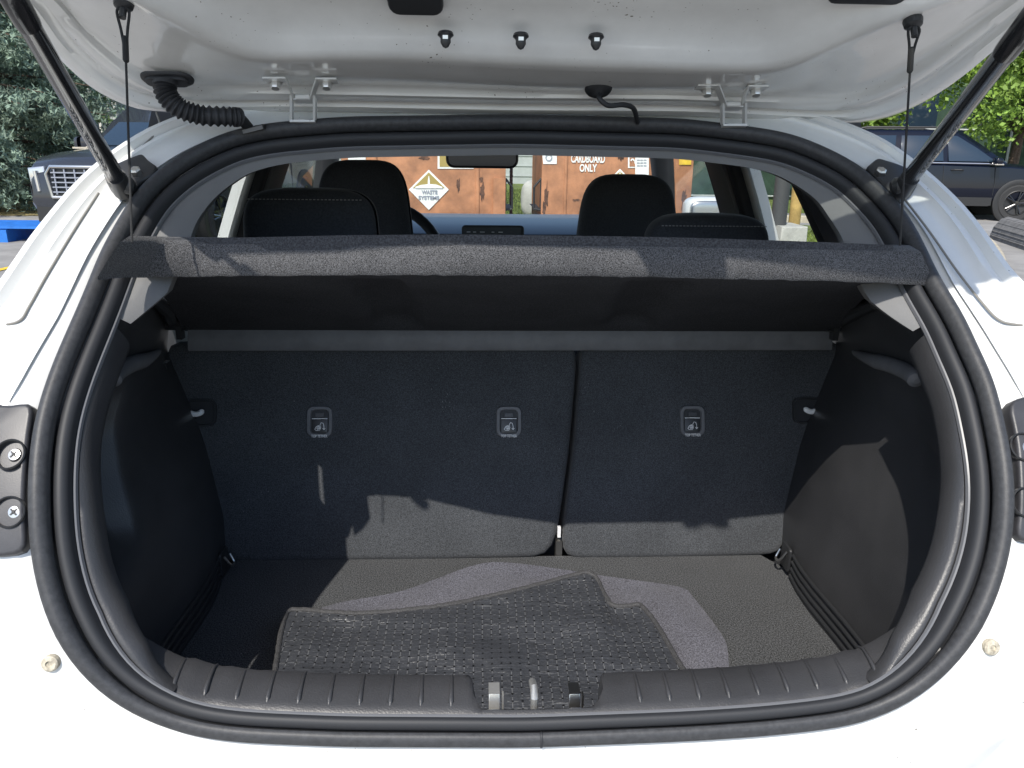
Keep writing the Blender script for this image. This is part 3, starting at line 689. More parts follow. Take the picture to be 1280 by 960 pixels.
for x in list(np.arange(-.375, nl-.02, .0325))+list(np.arange(nr+.04, .385, .0325)):
    r0 = sillrow(x, 0); b = MB(); b.tube([r0[6]+Vector((0, .002, -.002)), r0[5]+Vector((0, 0, .0002)), r0[4]+Vector((0, 0, .0006)), r0[3]+Vector((0, .003, .0012)), r0[3]+Vector((0, -.001, -.002))], [.0012, .0018, .0022, .0030, .0015], 8, flat=1)
    b.build('sill_rib', 'plastic', sill, smooth=80)
# striker parts in the notch
for x0, x1, y0, y1, mt in ((611, 625, 868, 895, 'zinc'), (664, 673, 865, 893, 'zinc'), (713, 727, 868, 894, 'steel')):
    a, c = at(x0, y1, Y=.69), at(x1, y1, Y=.69); h = at(x0, y0, Y=.705).z
    b = MB()
    if mt == 'zinc' and x1-x0 < 12: b.tube([Vector(((a.x+c.x)/2, .70, a.z-.04)), Vector(((a.x+c.x)/2, .70, h-.004)), Vector(((a.x+c.x)/2, .712, h)), Vector(((a.x+c.x)/2, .735, h-.01))], .0042, 10)
    else:
        pts = [Vector((a.x, .698, a.z-.03)), Vector((c.x, .698, a.z-.03)), Vector((c.x, .706, h)), Vector((a.x, .706, h))]
        b.plate(pts, (0, -1, .2), .004, .001); b.box(((a.x+c.x)/2, .715, h-.001), (c.x-a.x, .018, .003)); b.box((c.x+.0035, .712, h-.02), (.002, .008, .03))
    b.build('latch_striker', mt, sill)

# ---- parcel shelf, lifted, hanging on its cords
def lipY(t):
    q = float(np.interp(t, [0, .03, .055, .11, .19, .30, .42, .70, 1], [.872, .915, .950, .962, .952, .912, .889, .892, .932])); return q
def shelf():
    lt0, lt1, lb0, lb1 = at(148, 303, Y=.852), at(1152, 314, Y=.905), at(122, 350, Y=.848), at(1166, 358, Y=.90)
    b = MB(); n = 90; rows = []
    topz = []
    for i in range(n):
        t = i/(n-1); Yt = lipY(t); a = at(148+1004*t, 303+11*t, Y=Yt); c = at(122+1044*t, 350+8*t-9*math.sin(math.pi*t)**.6, Y=Yt-.004)
        endr = max(0, 1-min(t, 1-t)/.02)
        fz = rnd.uniform(-.0007, .0007)
        back = a+Vector((0, .03, .004))
        rows.append([back+Vector((0, .01, -.010)), back, a+Vector((0, .006, .003-.003*endr)), a+Vector((0, .001, -.001)), c.lerp(a, .5)+Vector((0, -.003, 0)), c+Vector((0, .0, .003+fz)), c+Vector((0, .002, fz)), c+Vector((0, .008, .001+fz)), c+Vector((0, .010, .008))])
    b.grid(rows); 
    o = b.build('parcel_shelf', ['shelf'], car, smooth=60, label='grey felt parcel shelf lifted at its rear edge')
    # panel top and underside, with moulded channels beneath
    pv0, pv1 = Vector((-.595, 1.405, 1.01)), Vector((.625, 1.405, 1.01))
    b = MB(); rows = []; rt_ = []
    for j in range(25):
        v = j/24; row = []; rw2 = []
        for i in range(81):
            t = i/80; tt_ = .05+.90*t; A = at(122+1044*tt_, 350+8*tt_-9*math.sin(math.pi*tt_)**.6, Y=lipY(tt_)-.004)+Vector((0, .008, .006)); p = A.lerp(pv0.lerp(pv1, t), v); x = p.x; h = .0
            for cx in (-.20, .22):
                xx = cx+(-.05+.05*v)*(1 if cx > 0 else -.2)
                d = abs(x-xx); h += .020*max(0, 1-(d/.045)**4)*min(1, max(0, (v-.12)/.1))*min(1, max(0, (.95-v)/.06)) if d < .045 else 0
            h += .010*math.exp(-((v-.5)/.3)**2)
            row.append(p+Vector((0, 0, h-.0))); rw2.append(p+Vector((0, 0, 0.040)))
        rows.append(row); rt_.append(rw2)
    b.grid(rows, flip=True); b.grid(rt_, mi=1)
    for r_, r2 in ((rows[0], rt_[0]), (rows[-1], rt_[-1])): b.grid([r_, r2])
    b.grid([[r[0] for r in rows], [r[0] for r in rt_]]); b.grid([[r[-1] for r in rows], [r[-1] for r in rt_]])
    b.build('shelf_panel', ['shelf_under', 'shelf'], o, smooth=50)
    for side, (x, y) in ((-1, (222, 403)), (1, (1046, 405))):
        q = at(x, y, Y=1.37); b = MB(); b.tube([q+Vector((-side*.018, 0, 0)), q+Vector((side*.02, 0, 0))], .014, 14); b.box(q+Vector((side*.012, 0, .014)), (.010, .02, .034)); b.box(q+Vector((-side*.004, -.004, -.014)), (.01, .016, .03))
        b.build('shelf_pivot', 'plastic_s', o)
        e0 = (at(170, 352, Y=.975) if side < 0 else at(1132, 360, Y=.945)).lerp(q, .35); b = MB(); b.tube([e0, e0.lerp(q, .5)+Vector((0, 0, .004)), q+Vector((side*.01, 0, .004))], [.008, .012, .013], 10); b.build('shelf_arm', 'plastic_s', o)
    return o
sh = shelf()
# grey bar along the seat tops
a, c = at(235, 438, Y=1.385), at(1040, 437, Y=1.385); t0, t1 = at(235, 403, Y=1.40), at(1040, 401, Y=1.40)
b = MB(); b.grid([[a.lerp(c, t)+Vector((0, .03, -.002)), a.lerp(c, t)+Vector((0, .003, -.002)), a.lerp(c, t)+Vector((0, 0, .002)), a.lerp(c, t).lerp(t0.lerp(t1, t), .5)+Vector((0, -.003, 0)), t0.lerp(t1, t)+Vector((0, -.001, -.003)), t0.lerp(t1, t)+Vector((0, .004, 0)), t0.lerp(t1, t)+Vector((0, .05, .0))] for t in np.linspace(0, 1, 25)])
b.plate([a, t0, t0+Vector((0, .05, 0)), a+Vector((0, .05, 0))], (-1, 0, 0), .003); b.plate([c, t1, t1+Vector((0, .05, 0)), c+Vector((0, .05, 0))], (1, 0, 0), .003)
b.build('shelf_front_bar', 'bar', car, smooth=50)

# ================================================================== TAILGATE
LO = Vector((0, 1.185, 1.388)); TH = R(28.5); LS = Vector((0, -math.cos(TH), math.sin(TH))); LN = Vector((0, -math.sin(TH), -math.cos(TH)))   # LN points down and back, to the camera
def lid(x, s, d=0.): return LO+Vector((x, 0, 0))+LS*s+LN*d
def lidpx(x, y, d=0.):
    p = on_plane(x, y, LO+LN*d, LN); return p
def lidxs(x, y):
    p = lidpx(x, y)-LO; return (p.x, p.dot(LS))
outl = [lidxs(*p) for p in ((23,0),(60,60),(80,80),(114,111),(148,129),(181,138),(218,140),(336,138),(430,139),(640,143),(850,144),(951,148),(1051,153),(1098,151),(1135,138),(1172,118),(1206,94),(1246,60),(1280,30))]
outl += [(.605, .32), (.60, .45), (.585, .60), (.56, .72), (.50, .79), (.40, .805), (.25, .820), (0, .824), (-.25, .812), (-.40, .785), (-.50, .72), (-.56, .72), (-.585, .60), (-.60, .45), (-.595, .32)]
NL = 200; OL = smoothc(resample(outl, 400, closed=True), 4)
LC = np.array([0, .45])
def rad(curve, ang):
    d = curve-LC; a = np.arctan2(d[:, 1], d[:, 0]); i = np.argsort(a); a = a[i]; r = np.hypot(d[:, 0], d[:, 1])[i]
    return np.interp(ang, np.r_[a-2*np.pi, a, a+2*np.pi], np.r_[r, r, r])
ang = np.linspace(-np.pi, np.pi, NL, endpoint=False)
# use denser sampling near hinge corners by warping towards arc length
Pr = resample(np.stack([LC[0]+rad(OL, ang)*np.cos(ang), LC[1]+rad(OL, ang)*np.sin(ang)], 1), NL, closed=True)
dd = Pr-LC; ang = np.arctan2(dd[:, 1], dd[:, 0]); ro = np.hypot(dd[:, 0], dd[:, 1])
WX, WY0, WY1 = .46, .33, .60
cw = np.array([0, (WY0+WY1)/2]); tt = np.linspace(0, 2*np.pi, 400, endpoint=False); e = .35
AW = np.stack([cw[0]+WX*np.sign(np.cos(tt))*np.abs(np.cos(tt))**e, cw[1]+(WY1-WY0)/2*np.sign(np.sin(tt))*np.abs(np.sin(tt))**e], 1)
AW = smoothc(resample(AW, 400, closed=True), 3)
ri = rad(AW, ang)
# inner panel section: (distance from the edge as a share, drop towards the inside)
SEC = [(0, 0), (.012, .004), (.04, .0065), (.07, .007), (.078, .0020), (.11, .0015), (.118, .0070), (.17, .0085), (.178, .0045), (.21, .0045), (.25, .010), (.34, .019), (.46, .029), (.50, .033), (.53, .034), (.56, .032), (.60, .024), (.66, .017), (.76, .016), (.88, .020), (.96, .019), (1, .014)]
b = MB(); rows = []
for f, d in SEC:
    row = []
    for k in range(NL):
        r = ro[k]+(ri[k]-ro[k])*f; x = LC[0]+r*math.cos(ang[k]); s = LC[1]+r*math.sin(ang[k])
        # stiffening swage wander, deeper towards the corners
        wv = .004*math.sin(x*9)*math.sin(math.pi*f) if f > .2 else 0
        cor = .010*math.exp(-((abs(x)-.42)/.09)**2)*math.exp(-((s-.14)/.10)**2)*math.sin(math.pi*min(1, f*1.2)) if f > .1 else 0
        row.append(lid(x, s, d+wv-cor))
    rows.append(row)
b.grid(rows, closed_u=True)
lidin = fixnormals(b.build('tailgate', 'paint_in', car, smooth=60, label='white painted tailgate raised overhead with its trim missing'))
# outer skin
b = MB(); rows = []
for f, d in ((0, 0), (-.012, -.008), (-.01, -.03), (.05, -.05), (.3, -.065), (.95, -.068), (1.0, -.06), (1.0, .014)):
    rows.append([lid(LC[0]+(ro[k]+(ri[k]-ro[k])*f)*math.cos(ang[k]), LC[1]+(ro[k]+(ri[k]-ro[k])*f)*math.sin(ang[k]), d) for k in range(NL)])
b.grid(rows, closed_u=True); fixnormals(b.build('tailgate_skin', 'paint', lidin, smooth=50))
b = MB(); b.plate([lid(LC[0]+(ri[k]+.004)*math.cos(ang[k]), LC[1]+(ri[k]+.004)*math.sin(ang[k]), -.03) for k in range(0, NL, 2)], LN, .004); b.build('tailgate_glass', 'lid_glass', lidin)
b = MB(); b.plate([lid(x, s_, .03) for x, s_ in ((-.044, .75), (.041, .75), (.041, .838), (.018, .838), (.008, .826), (-.006, .826), (-.018, .838), (-.044, .840))], LN, .06, .004); b.build('tailgate_latch', 'plastic_s', lidin)
# small pressed dimples and seam on inner panel: seam line strips
for x0, y0, x1, y1 in ((262, 121, 330, 122), (835, 129, 1010, 133)):
    pass
# clips
for x, y in ((557, 47), (651, 49), (745, 50)):
    c = lidpx(x, y-3, .033); b = MB(); n_ = Vector((0, -.25, -1)).normalized()
    b.lathe(c, n_, [(.0001, -.004), (.0085, -.003), (.0095, .0), (.0075, .0015), (.006, .004), (.0062, .008), (.0035, .013), (.0001, .015)], 14)
    o = b.build('trim_clip', 'plastic_s', lidin)
    b = MB(); b.box(c+n_*.003+Vector((0, -.007, 0)), (.006, .002, .004)); b.build('clip_glint', 'steel', o)
# plugs
for x, y, w_, h_ in ((519, 4, .062, .034), (1088, -6, .09, .026)):
    c = lidpx(x, y, .024); P = [c+Vector((1, 0, 0))*a+LS*b_*1.3 for a, b_ in rrect(w_, h_, .012)]
    b = MB(); b.plate([p+LN*.0 for p in P], LN, .006, .003)
    b.build('rubber_plug', 'plastic_s', lidin)
# hinges
def hinge(x0, x1, ytop, ybot):
    U = Vector((1, 0, 0)); yy = 1.10
    A = lambda x, y, Y=None: at(x, y, Y=Y) if Y else lidpx(x, y, .020)
    w = x1-x0; xa, xb = x0+w*.30, x0+w*.42; xc, xd = x0+w*.64, x0+w*.73
    yt, ym = ytop, ytop+26
    b = MB()
    def flat(pts, hw=.009, th=.0022):
        pts = [Vector(p) for p in pts]; V = Vector((0, 1, -.25)).normalized()
        for i in range(len(pts)-1):
            a_, c_ = pts[i], pts[i+1]; t_ = (c_-a_).normalized(); n_ = t_.cross(V).normalized()*th/2; e = t_*th*.4; h = V*hw
            b.add([a_-e-h-n_, a_-e+h-n_, a_-e+h+n_, a_-e-h+n_, c_+e-h-n_, c_+e+h-n_, c_+e+h+n_, c_+e-h+n_], [(0, 1, 2, 3), (7, 6, 5, 4), (0, 4, 5, 1), (1, 5, 6, 2), (2, 6, 7, 3), (3, 7, 4, 0)])
    flat([A(x0, yt), A(xa, yt), A(xb, ym), A(xc, ym), A(xd, yt+1), A(x1, yt+1)])
    b.tube([A(xb+1, ym-5), A(xc-1, ym-5)], .0038, 10)
    o = fixnormals(b.build('tailgate_hinge', 'paint', car, smooth=30))
    for x in (x0+w*.15, x0+w*.86):
        b = MB(); b.lathe(A(x, yt+3), Vector((0, -.5, -1)), [(.0001, .009), (.0055, .009), (.0065, .007), (.0065, .001), (.0095, 0), (.0095, -.002)], 6); b.build('hinge_bolt', 'zinc', o)
    b = MB()
    for x in (xb-4, xd-3):
        p0 = A(x, ytop+22); p1 = A(x, ybot, 1.145); flat([p0, p1], .006, .0035)
    flat([A(xb-4, ybot-1, 1.14), A(xd-3, ybot-1, 1.14)], .008, .003)
    fixnormals(b.build('hinge_arm', 'paint', o, smooth=30))
hinge(331, 421, 100, 154); hinge(871, 957, 109, 159)
# wiring boot
c = lidpx(209, 101, .017); b = MB()
b.plate([c+Vector((1, 0, 0))*a+LS*b_ for a, b_ in rrect(.068, .030, .0148, 8)], LN, .004, .004); b.plate([c+LN*.004+Vector((1, 0, 0))*a+LS*b_ for a, b_ in rrect(.056, .020, .0098, 8)], LN, .004, .002)
wb = b.build('wiring_grommet', 'rubber2', lidin, smooth=50)
path = spline([at(206, 103, Y=1.085), at(208, 118, Y=1.08), at(224, 135, Y=1.08), at(252, 144, Y=1.09), at(288, 146, Y=1.10), at(300, 148, Y=1.11), at(311, 160, Y=1.13)], 160)
rr = []
for i in range(160):
    t = i/159; base = .0115 if t < .78 else .0115-.004*min(1, (t-.78)/.04)
    base *= 1.15-.2*t if t < .78 else 1
    rr.append(base*(1+.14*math.sin(t*2*math.pi*26)) if .06 < t < .78 else base*(1.15 if t < .06 else .95))
b = MB(); b.tube(path, rr, 18); b.build('corrugated_hose', 'rubber2', wb, smooth=70)
b = MB(); q = at(312, 163, Y=1.13); b.box(q, (.045, .02, .006), Matrix.Rotation(R(-14), 3, 'Y')); b.box(q+Vector((.008, -.012, .001)), (.028, .004, .005), Matrix.Rotation(R(-14), 3, 'Y'), mi=1); b.build('hose_clamp', ['rubber2', 'grey_trim'], wb)
# washer hose
c = lidpx(748, 110, .015); b = MB(); b.lathe(c, LN, [(.0001, -.004), (.0175, -.002), (.0185, .002), (.016, .0055), (.009, .007), (.0055, .012), (.0001, .013)], 24)
wh = b.build('washer_grommet', 'rubber2', lidin, smooth=60)
b = MB(); b.tube(spline([c+LN*.006, at(750, 124, Y=1.08), at(761, 132, Y=1.08), at(779, 131, Y=1.09), at(792, 136, Y=1.11), at(797, 153, Y=1.145)], 40), .0034, 10); b.build('washer_hose', 'rubber2', wh)
# gas struts
def strut(pb, pt, ext):
    P0, P1 = at(*pb, Y=1.03), at(*pt, Y=.78); d = P1-P0; L = d.length; t_ = d/L
    b = MB(); b.tube([P0+t_*.015, P0+t_*.017, P0+t_*L*.90, P0+t_*(L*.90+.001)], [.009, .0105, .0105, .0112], 20, cap=False)
    b.tube([P0+t_*L*.90, P0+t_*(L*.90+.006), P0+t_*(L*1.13), P0+t_*(L*1.15)], [.0112, .0118, .0118, .006], 20)
    o = b.build('gas_strut', 'black_metal', car, smooth=60)
    b = MB(); b.tube([P0+t_*L*1.12, P0+t_*L*ext], .004, 12); b.build('piston_rod', 'steel', o)
    b = MB(); b.tube([P0+t_*(L*ext-.02), P0+t_*(L*ext+.02)], .009, 12); b.build('strut_end', 'plastic_s', o)
    # faint maker's lines printed down the tube
    b = MB(); side = t_.cross(Vector((0, 1, 0))).normalized(); nn = t_.cross(side).normalized()
    if nn.y > 0: nn = -nn
    off = nn*.0106
    r2 = random.Random(3)
    for row in (-1.5, 0, 1.5):
        s = .05
        while s < L*.55:
            l = r2.uniform(.0015, .0035)
            if r2.random() < .7: b.box(P0+t_*(s+.0)+side*row*.0016+off*.985, (l, .0012, .0004), Matrix((t_, side, nn)).transposed())
            s += l+r2.uniform(.001, .003)
    b.build('strut_print', mat('faint_print', (.3, .3, .3), .6), o)
    return P0, t_
for (pb, pt, bp, s) in (((151, 232), (18, 0), None, -1), ((1130, 232), (1275, 42), None, 1)):
    P0, t_ = strut(pb, pt, 1.45)
    # bracket at the body end
    b = MB()
    if s < 0: poly = [(136,216),(150,214),(168,206),(182,201),(190,210),(202,218),(196,228),(180,236),(166,252),(150,250),(138,238),(133,225)]
    else: poly = [(1078,218),(1092,206),(1118,214),(1136,222),(1143,238),(1138,246),(1118,258),(1110,252),(1098,240),(1086,226)]
    pts = [surf(*p) for p in poly]; pts = smoothc(resample(pts, 50, closed=True), 1); nz = snorm(1.27)
    b.plate([Vector(p)+nz*.014 for p in pts], nz, .016, .004); o = b.build('strut_bracket', 'plastic_s', car)
    cc = P0+Vector((0, 0, 0)); b = MB(); b.tube([cc-t_*.012, cc+t_*.022], [.013, .012], 14); b.lathe(cc+Vector((-s*.008, .0, 0)), (-s, .2, -.2), [(.011, -.01), (.011, .004), (.006, .009), (.0001, .009)], 14); b.build('ball_socket', 'plastic_s', o)
    q = surf(176 if s < 0 else 1094, 228 if s < 0 else 228)+nz*.018; b = MB(); b.lathe(q, nz, [(.007, -.006), (.007, .003), (.005, .005), (.0001, .005)], 6); b.build('bracket_bolt', 'steel', o)
# shelf cords
for (pt, pb, Yt) in (((155, 2), (165, 303), .93), ((1141, 26), (1125, 307), .95)):
    T = lidpx(*pt, .030); B = at(*pb, Y=.862 if pt[0] < 640 else .912); m = T.lerp(B, .2)
    b = MB(); b.lathe(T, LN, [(.0001, -.01), (.009, -.006), (.011, .0), (.010, .006), (.005, .009), (.0001, .009)], 16); b.tube([T+LN*.008, T+LN*.02], .004, 8)
    o = b.build('shelf_cord_hook', 'plastic_s', lidin)
    d = (B-T).normalized(); T2 = T+LN*.012; J = T.lerp(B, .19 if pt[0] < 640 else .16)
    b = MB(); sx = Vector((.0065, 0, 0))
    b.tube(spline([J-sx*.2, T2.lerp(J, .5)-sx*.55, T2-sx, T2+Vector((0, 0, .004)), T2+sx, T2.lerp(J, .5)+sx*.55, J+sx*.2], 30), .0016, 8)
    b.tube([J-d*.012, J-d*.010, J+d*.014, J+d*.016], [.003, .0045, .0045, .003], 10, flat=.7)
    b.tube([J, B], .0014, 8)
    b.build('shelf_cord', 'cord', o)

# ================================================================== MATS IN THE BOOT
def coons(top, bot, left, right, nu, nv):
    T, B_, L, Rr = resample(top, nu), resample(bot, nu), resample(left, nv), resample(right, nv); rows = []
    for j in range(nv):
        v = j/(nv-1); row = []
        for i in range(nu):
            u = i/(nu-1)
            p = (1-v)*T[i]+v*B_[i]+(1-u)*L[j]+u*Rr[j]-((1-u)*(1-v)*T[0]+u*(1-v)*T[-1]+(1-u)*v*B_[0]+u*v*B_[-1])
            row.append(p)
        rows.append(row)
    return rows
def floor_mat(name, top, left, right, bot, mt, label, cat, thick, wave, bind=True, nu=110, nv=60):
    f = lambda l: [at(x, y, Z=z) for x, y, z in l]
    top, left, right, bot = spline(f(top), 80), spline(f(left), 30), spline(f(right), 40), f(bot)
    rows = coons(top, bot, left, right, nu, nv); b = MB(); uv = []; rs = []
    for j, r in enumerate(rows):
        rr_ = []
        for i, p in enumerate(r):
            u, v = i/(nu-1), j/(nv-1); ed = min(u, 1-u, v)*12; ed = min(1, ed)
            z = p[2]+wave(p[0], p[1])*ed; rr_.append(Vector((p[0], p[1], z))); uv.append((p[0], p[1]))
        rs.append(rr_)
    b.grid(rs, flip=True)
    low_ = [[p-Vector((0, 0, thick)) for p in r] for r in rs]; b.grid(low_); uv += [(p.x, p.y) for r in low_ for p in r]
    for e in ([r[0] for r in rs], [r[-1] for r in rs], rs[0], rs[-1]):
        b.grid([e, [p-Vector((0, 0, thick)) for p in e]]); uv += [(p.x, p.y) for p in e]*2
    o = b.build(name, mt, None, smooth=50, uv=uv); o['label'] = label; o['category'] = cat
    # put the origin at the mat
    c = sum((p for r in rs[::10] for p in r[::10]), Vector())/len([p for r in rs[::10] for p in r[::10]]); c.z -= thick
    o.data.transform(Matrix.Translation(-c)); o.location = c
    if bind:
        e = [r[0] for r in reversed(rs)]+rs[0][1:]+[r[-1] for r in rs][1:]
        e = [p-c for p in e]; b = MB()
        nse = [p+Vector((rnd.uniform(-.0006, .0006), rnd.uniform(-.0006, .0006), rnd.uniform(-.0006, .0006))) for p in e]
        b.tube(nse, .0042, 10); 
        ins = [p+(Vector((0.1, .85, 0))+Vector((c.x*0, 0, 0))-c-p).normalized()*0.008+Vector((0, 0, .0012)) for p in nse]
        b.tube(ins, .0018, 6)
        bo = b.build('binding', 'binding', o)
    return o
floor_mat('carpet_mat', [(385,765,.612),(430,752,.614),(497,740,.616),(541,725,.622),(581,710,.632),(611,703,.638),(645,704,.634),(699,711,.620),(749,719,.618),(816,728,.614),(848,733,.612),(860,738,.611)],
          [(385,765,.612),(375,850,.612),(360,925,.612)], [(860,738,.611),(884,768,.611),(900,790,.611),(908,805,.611),(911,828,.611),(912,850,.611),(915,925,.611)], [(360,925,.612),(915,925,.611)],
          'mat_carpet', 'purplish grey carpet mat spread on the boot floor beneath the black perforated mat', 'car mat', .006, lambda x, y: .004*math.sin(x*19+y*8)+.004*math.sin(y*25)+.002*math.sin(x*47-y*31), bind=False)
floor_mat('perforated_mat', [(358,767,0.640),(364,763,0.641),(375,762,0.642),(411,765,0.642),(446,767,0.642),(482,765,0.642),(517,762,0.643),(560,756,0.644),(591,750,0.644),(645,738,0.646),(699,724,0.648),(730,716,0.652),(742,719,0.650),(748,727,0.646),(754,740,0.644),(763,755,0.642),(775,758,0.641),(788,757,0.641),(801,756,0.642)],
          [(358,767,0.640),(352,787,0.639),(346,825,0.639),(343,849,0.639),(338,925,0.639)], [(801,756,0.642),(816,774,0.640),(833,801,0.639),(846,824,0.638),(857,842,0.638),(870,870,0.638),(900,925,0.638)], [(338,925,0.639),(900,925,0.638)],
          'black_mat', 'black perforated rubber floor mat lying face down in the boot with stitched edges', 'floor mat', .004, lambda x, y: .0022*math.sin(x*26+y*30)+.0014*math.sin(x*60-y*18)+.0012*math.sin(y*75+x*9))

# ================================================================== SURROUNDINGS
def single(o, label, cat, group=None):
    o['label'] = label; o['category'] = cat
    if group: o['group'] = group
    return o
M['asphalt'] = mat('pale_asphalt', (.26, .25, .235), .9, var=(1.6, .22), bump=(120, .5, .004))
M['grass'] = mat('lawn', (.13, .17, .035), .95, var=(2.2, .5), bump=(60, .8, .03))
M['dry'] = mat('dry_grass', (.30, .24, .10), .95, var=(2.2, .4), bump=(60, .8, .03))
M['curb'] = mat('stone_curb', (.42, .37, .28), .85, var=(6, .25), bump=(40, .5, .01))
M['yellow'] = mat('yellow_line_paint', (.75, .50, .04), .7, var=(8, .3))
M['orange'] = mat('orange_steel', (.38, .17, .08), .55, var=(4.5, .32), bump=(9, .25, .02))
M['rusty'] = mat('rust_stain', (.10, .05, .03), .9, var=(14, .6))
M['signwhite'] = mat('sign_white', (.74, .74, .70), .5, var=(30, .12))
M['gold'] = mat('sign_gold', (.33, .25, .07), .6)
M['pipe'] = mat('black_steel', (.02, .02, .02), .5)
M['concrete'] = mat('concrete', (.42, .41, .37), .9, var=(5, .2), bump=(50, .5, .01))
M['siding'] = mat('grey_siding', (.42, .44, .43), .7, var=(2, .12))
M['bark'] = mat('bark', (.10, .07, .05), .95, bump=(20, 1, .03), var=(12, .4))
M['needle'] = mat('spruce_needles', (.15, .21, .155), .7, var=(2.2, .6))
M['leaf'] = mat('maple_leaves', (.16, .26, .035), .6, var=(.9, .5))
M['leaf_d'] = mat('dark_leaves', (.06, .11, .03), .7, var=(.8, .5))
for k in ('leaf', 'leaf_d', 'needle'):
    bs = M[k].node_tree.nodes['Principled BSDF']; bs.inputs['Transmission Weight'].default_value = 0
M['car_dark'] = mat('charcoal_car_paint', (.025, .028, .036), .25, coat=.4, spec=.35)
M['car_navy'] = mat('near_black_car_paint', (.004, .006, .014), .16, coat=.2, spec=.3)
M['car_glass'] = mat('dark_car_glass', (.02, .035, .055), .05, spec=.5)
M['chrome'] = mat('chrome', (.7, .7, .7), .12, metal=1)
M['tyre'] = mat('tyre_rubber', (.03, .03, .03), .85)
M['lamp'] = mat('headlamp_lens', (.45, .47, .5), .08, metal=.5, coat=1)
M['blue'] = mat('blue_plastic', (.02, .16, .55), .5, var=(6, .2))
M['timber'] = mat('weathered_rubber_block', (.15, .145, .14), .9, var=(10, .3), bump=(60, .6, .006))
M['mesh'] = mat('green_fence_mesh', (.03, .06, .04), .9, var=(4, .3))
M['wood'] = mat('yellow_wood', (.45, .30, .10), .8, var=(9, .3))
b = MB(); b.grid([[Vector((x, y, 0)) for x in np.linspace(-400, 400, 9)] for y in np.linspace(-400, 800, 13)], flip=False); o = b.build('ground', 'asphalt'); o['kind'] = 'structure'
def patch(name, pts, m, z=.004, kind='structure'):
    b = MB(); b.add([(x, y, z) for x, y in pts], [tuple(range(len(pts)))]); o = b.build(name, m, smooth=0); o['kind'] = kind; fixn = o.data
    if o.data.polygons[0].normal.z < 0: o.data.flip_normals()
    return o
patch('lawn', [(-60, 15.8), (-5.5, 15.8), (-5.0, 10.6), (2.4, 10.6), (2.6, 4.7), (3.4, 4.7), (4.3, 5.4), (4.7, 6.5), (5.5, 8.0), (6.7, 9.9), (7.8, 12.0), (8.0, 13.4), (5.5, 15), (5.5, 33), (-60, 33)], 'grass', .004)
patch('dry_verge', [(-60, 15.2), (-5.5, 15.2), (-5.5, 19), (-60, 19)], 'dry', .009)
patch('far_lawn', [(5.5, 17.5), (60, 17.5), (60, 60), (-60, 60), (-60, 33.1), (5.5, 33.1)], 'grass', .004)
# grass blades over the lawn that is seen
def tuft_field(name, x0, x1, y0, y1, n, m, h=.09, inside=None):
    V = []; F = []; r = random.Random(11)
    for i in range(n):
        x, y = r.uniform(x0, x1), r.uniform(y0, y1)
        if inside and not inside(x, y): continue
        a = r.uniform(0, 6.28); hh = h*r.uniform(.5, 1.3); dx, dy = math.cos(a)*.03, math.sin(a)*.03; lx, ly = r.uniform(-.04, .04), r.uniform(-.04, .04); o_ = len(V)
        V += [(x-dx, y-dy, .004), (x+dx, y+dy, .004), (x+lx, y+ly, hh)]; F.append((o_, o_+1, o_+2))
    b = MB(); b.add(V, F); o = b.build(name, m, smooth=0); o['kind'] = 'stuff'; single(o, 'short green lawn grass seen past the bins and the side window', 'grass'); return o
tuft_field('grass', -1.5, 8.2, 5.2, 26, 34000, 'grass', inside=lambda x, y: (y > 10.7 and x < 5.4) or (2.6 < x < float(np.interp(y, [5, 6.5, 8, 9.9, 12], [4., 4.5, 5.3, 6.5, 7.6])) and y < 13))
# kerb stones bending at the right
def kerb(pts, w=.16, h=.13):
    P = spline([Vector((x, y, 0)) for x, y in pts], 60); t = 0; r = 0; 
    k = empty('kerb', P[30], 'pale stone kerb curving round the grass right of the white car', 'kerb')
    L = [0]
    for i in range(59): L.append(L[-1]+(P[i+1]-P[i]).length)
    n = max(1, int(L[-1]/.9)); seg = L[-1]/n
    def pt(s):
        i = min(58, max(0, int(np.searchsorted(L, s))-1)); u = (s-L[i])/(L[i+1]-L[i]); return P[i].lerp(P[i+1], u), (P[i+1]-P[i]).normalized()
    for j in range(n):
        b = MB(); rows = []
        for q in range(5):
            p, d = pt(j*seg+.008+(seg-.016)*q/4); s_ = Vector((d.y, -d.x, 0))
            rows.append([p-s_*w/2, p-s_*w/2+Vector((0, 0, h-.02)), p-s_*(w/2-.02)+Vector((0, 0, h)), p+s_*(w/2-.02)+Vector((0, 0, h)), p+s_*w/2+Vector((0, 0, h-.02)), p+s_*w/2])
        b.grid(rows, closed_u=False); b.f.append((0, 1, 2, 3, 4, 5)); b.f.append(tuple(24+i for i in range(6))); b.mi += [0, 0]
        fixnormals(b.build('kerb_stone', 'curb', k, smooth=30))
kerb([(3.2, 4.6), (4.2, 5.2), (4.7, 6.5), (5.5, 8.0), (6.7, 9.9), (7.8, 12.0), (8.0, 13.4), (6.9, 14.9), (5.6, 15.5)])
kerb2 = None
# yellow line
a, c = at(-60, 350, Z=.008), at(40, 328, Z=.008); d = (c-a).normalized(); s_ = Vector((d.y, -d.x, 0))*.05
b = MB(); b.add([a-s_-d*6, a+s_-d*6, c+s_+d*.3, c-s_+d*.3], [(0, 1, 2, 3)]); o = b.build('yellow_line', 'yellow', smooth=0); o['kind'] = 'structure'
if o.data.polygons[0].normal.z < 0: o.data.flip_normals()

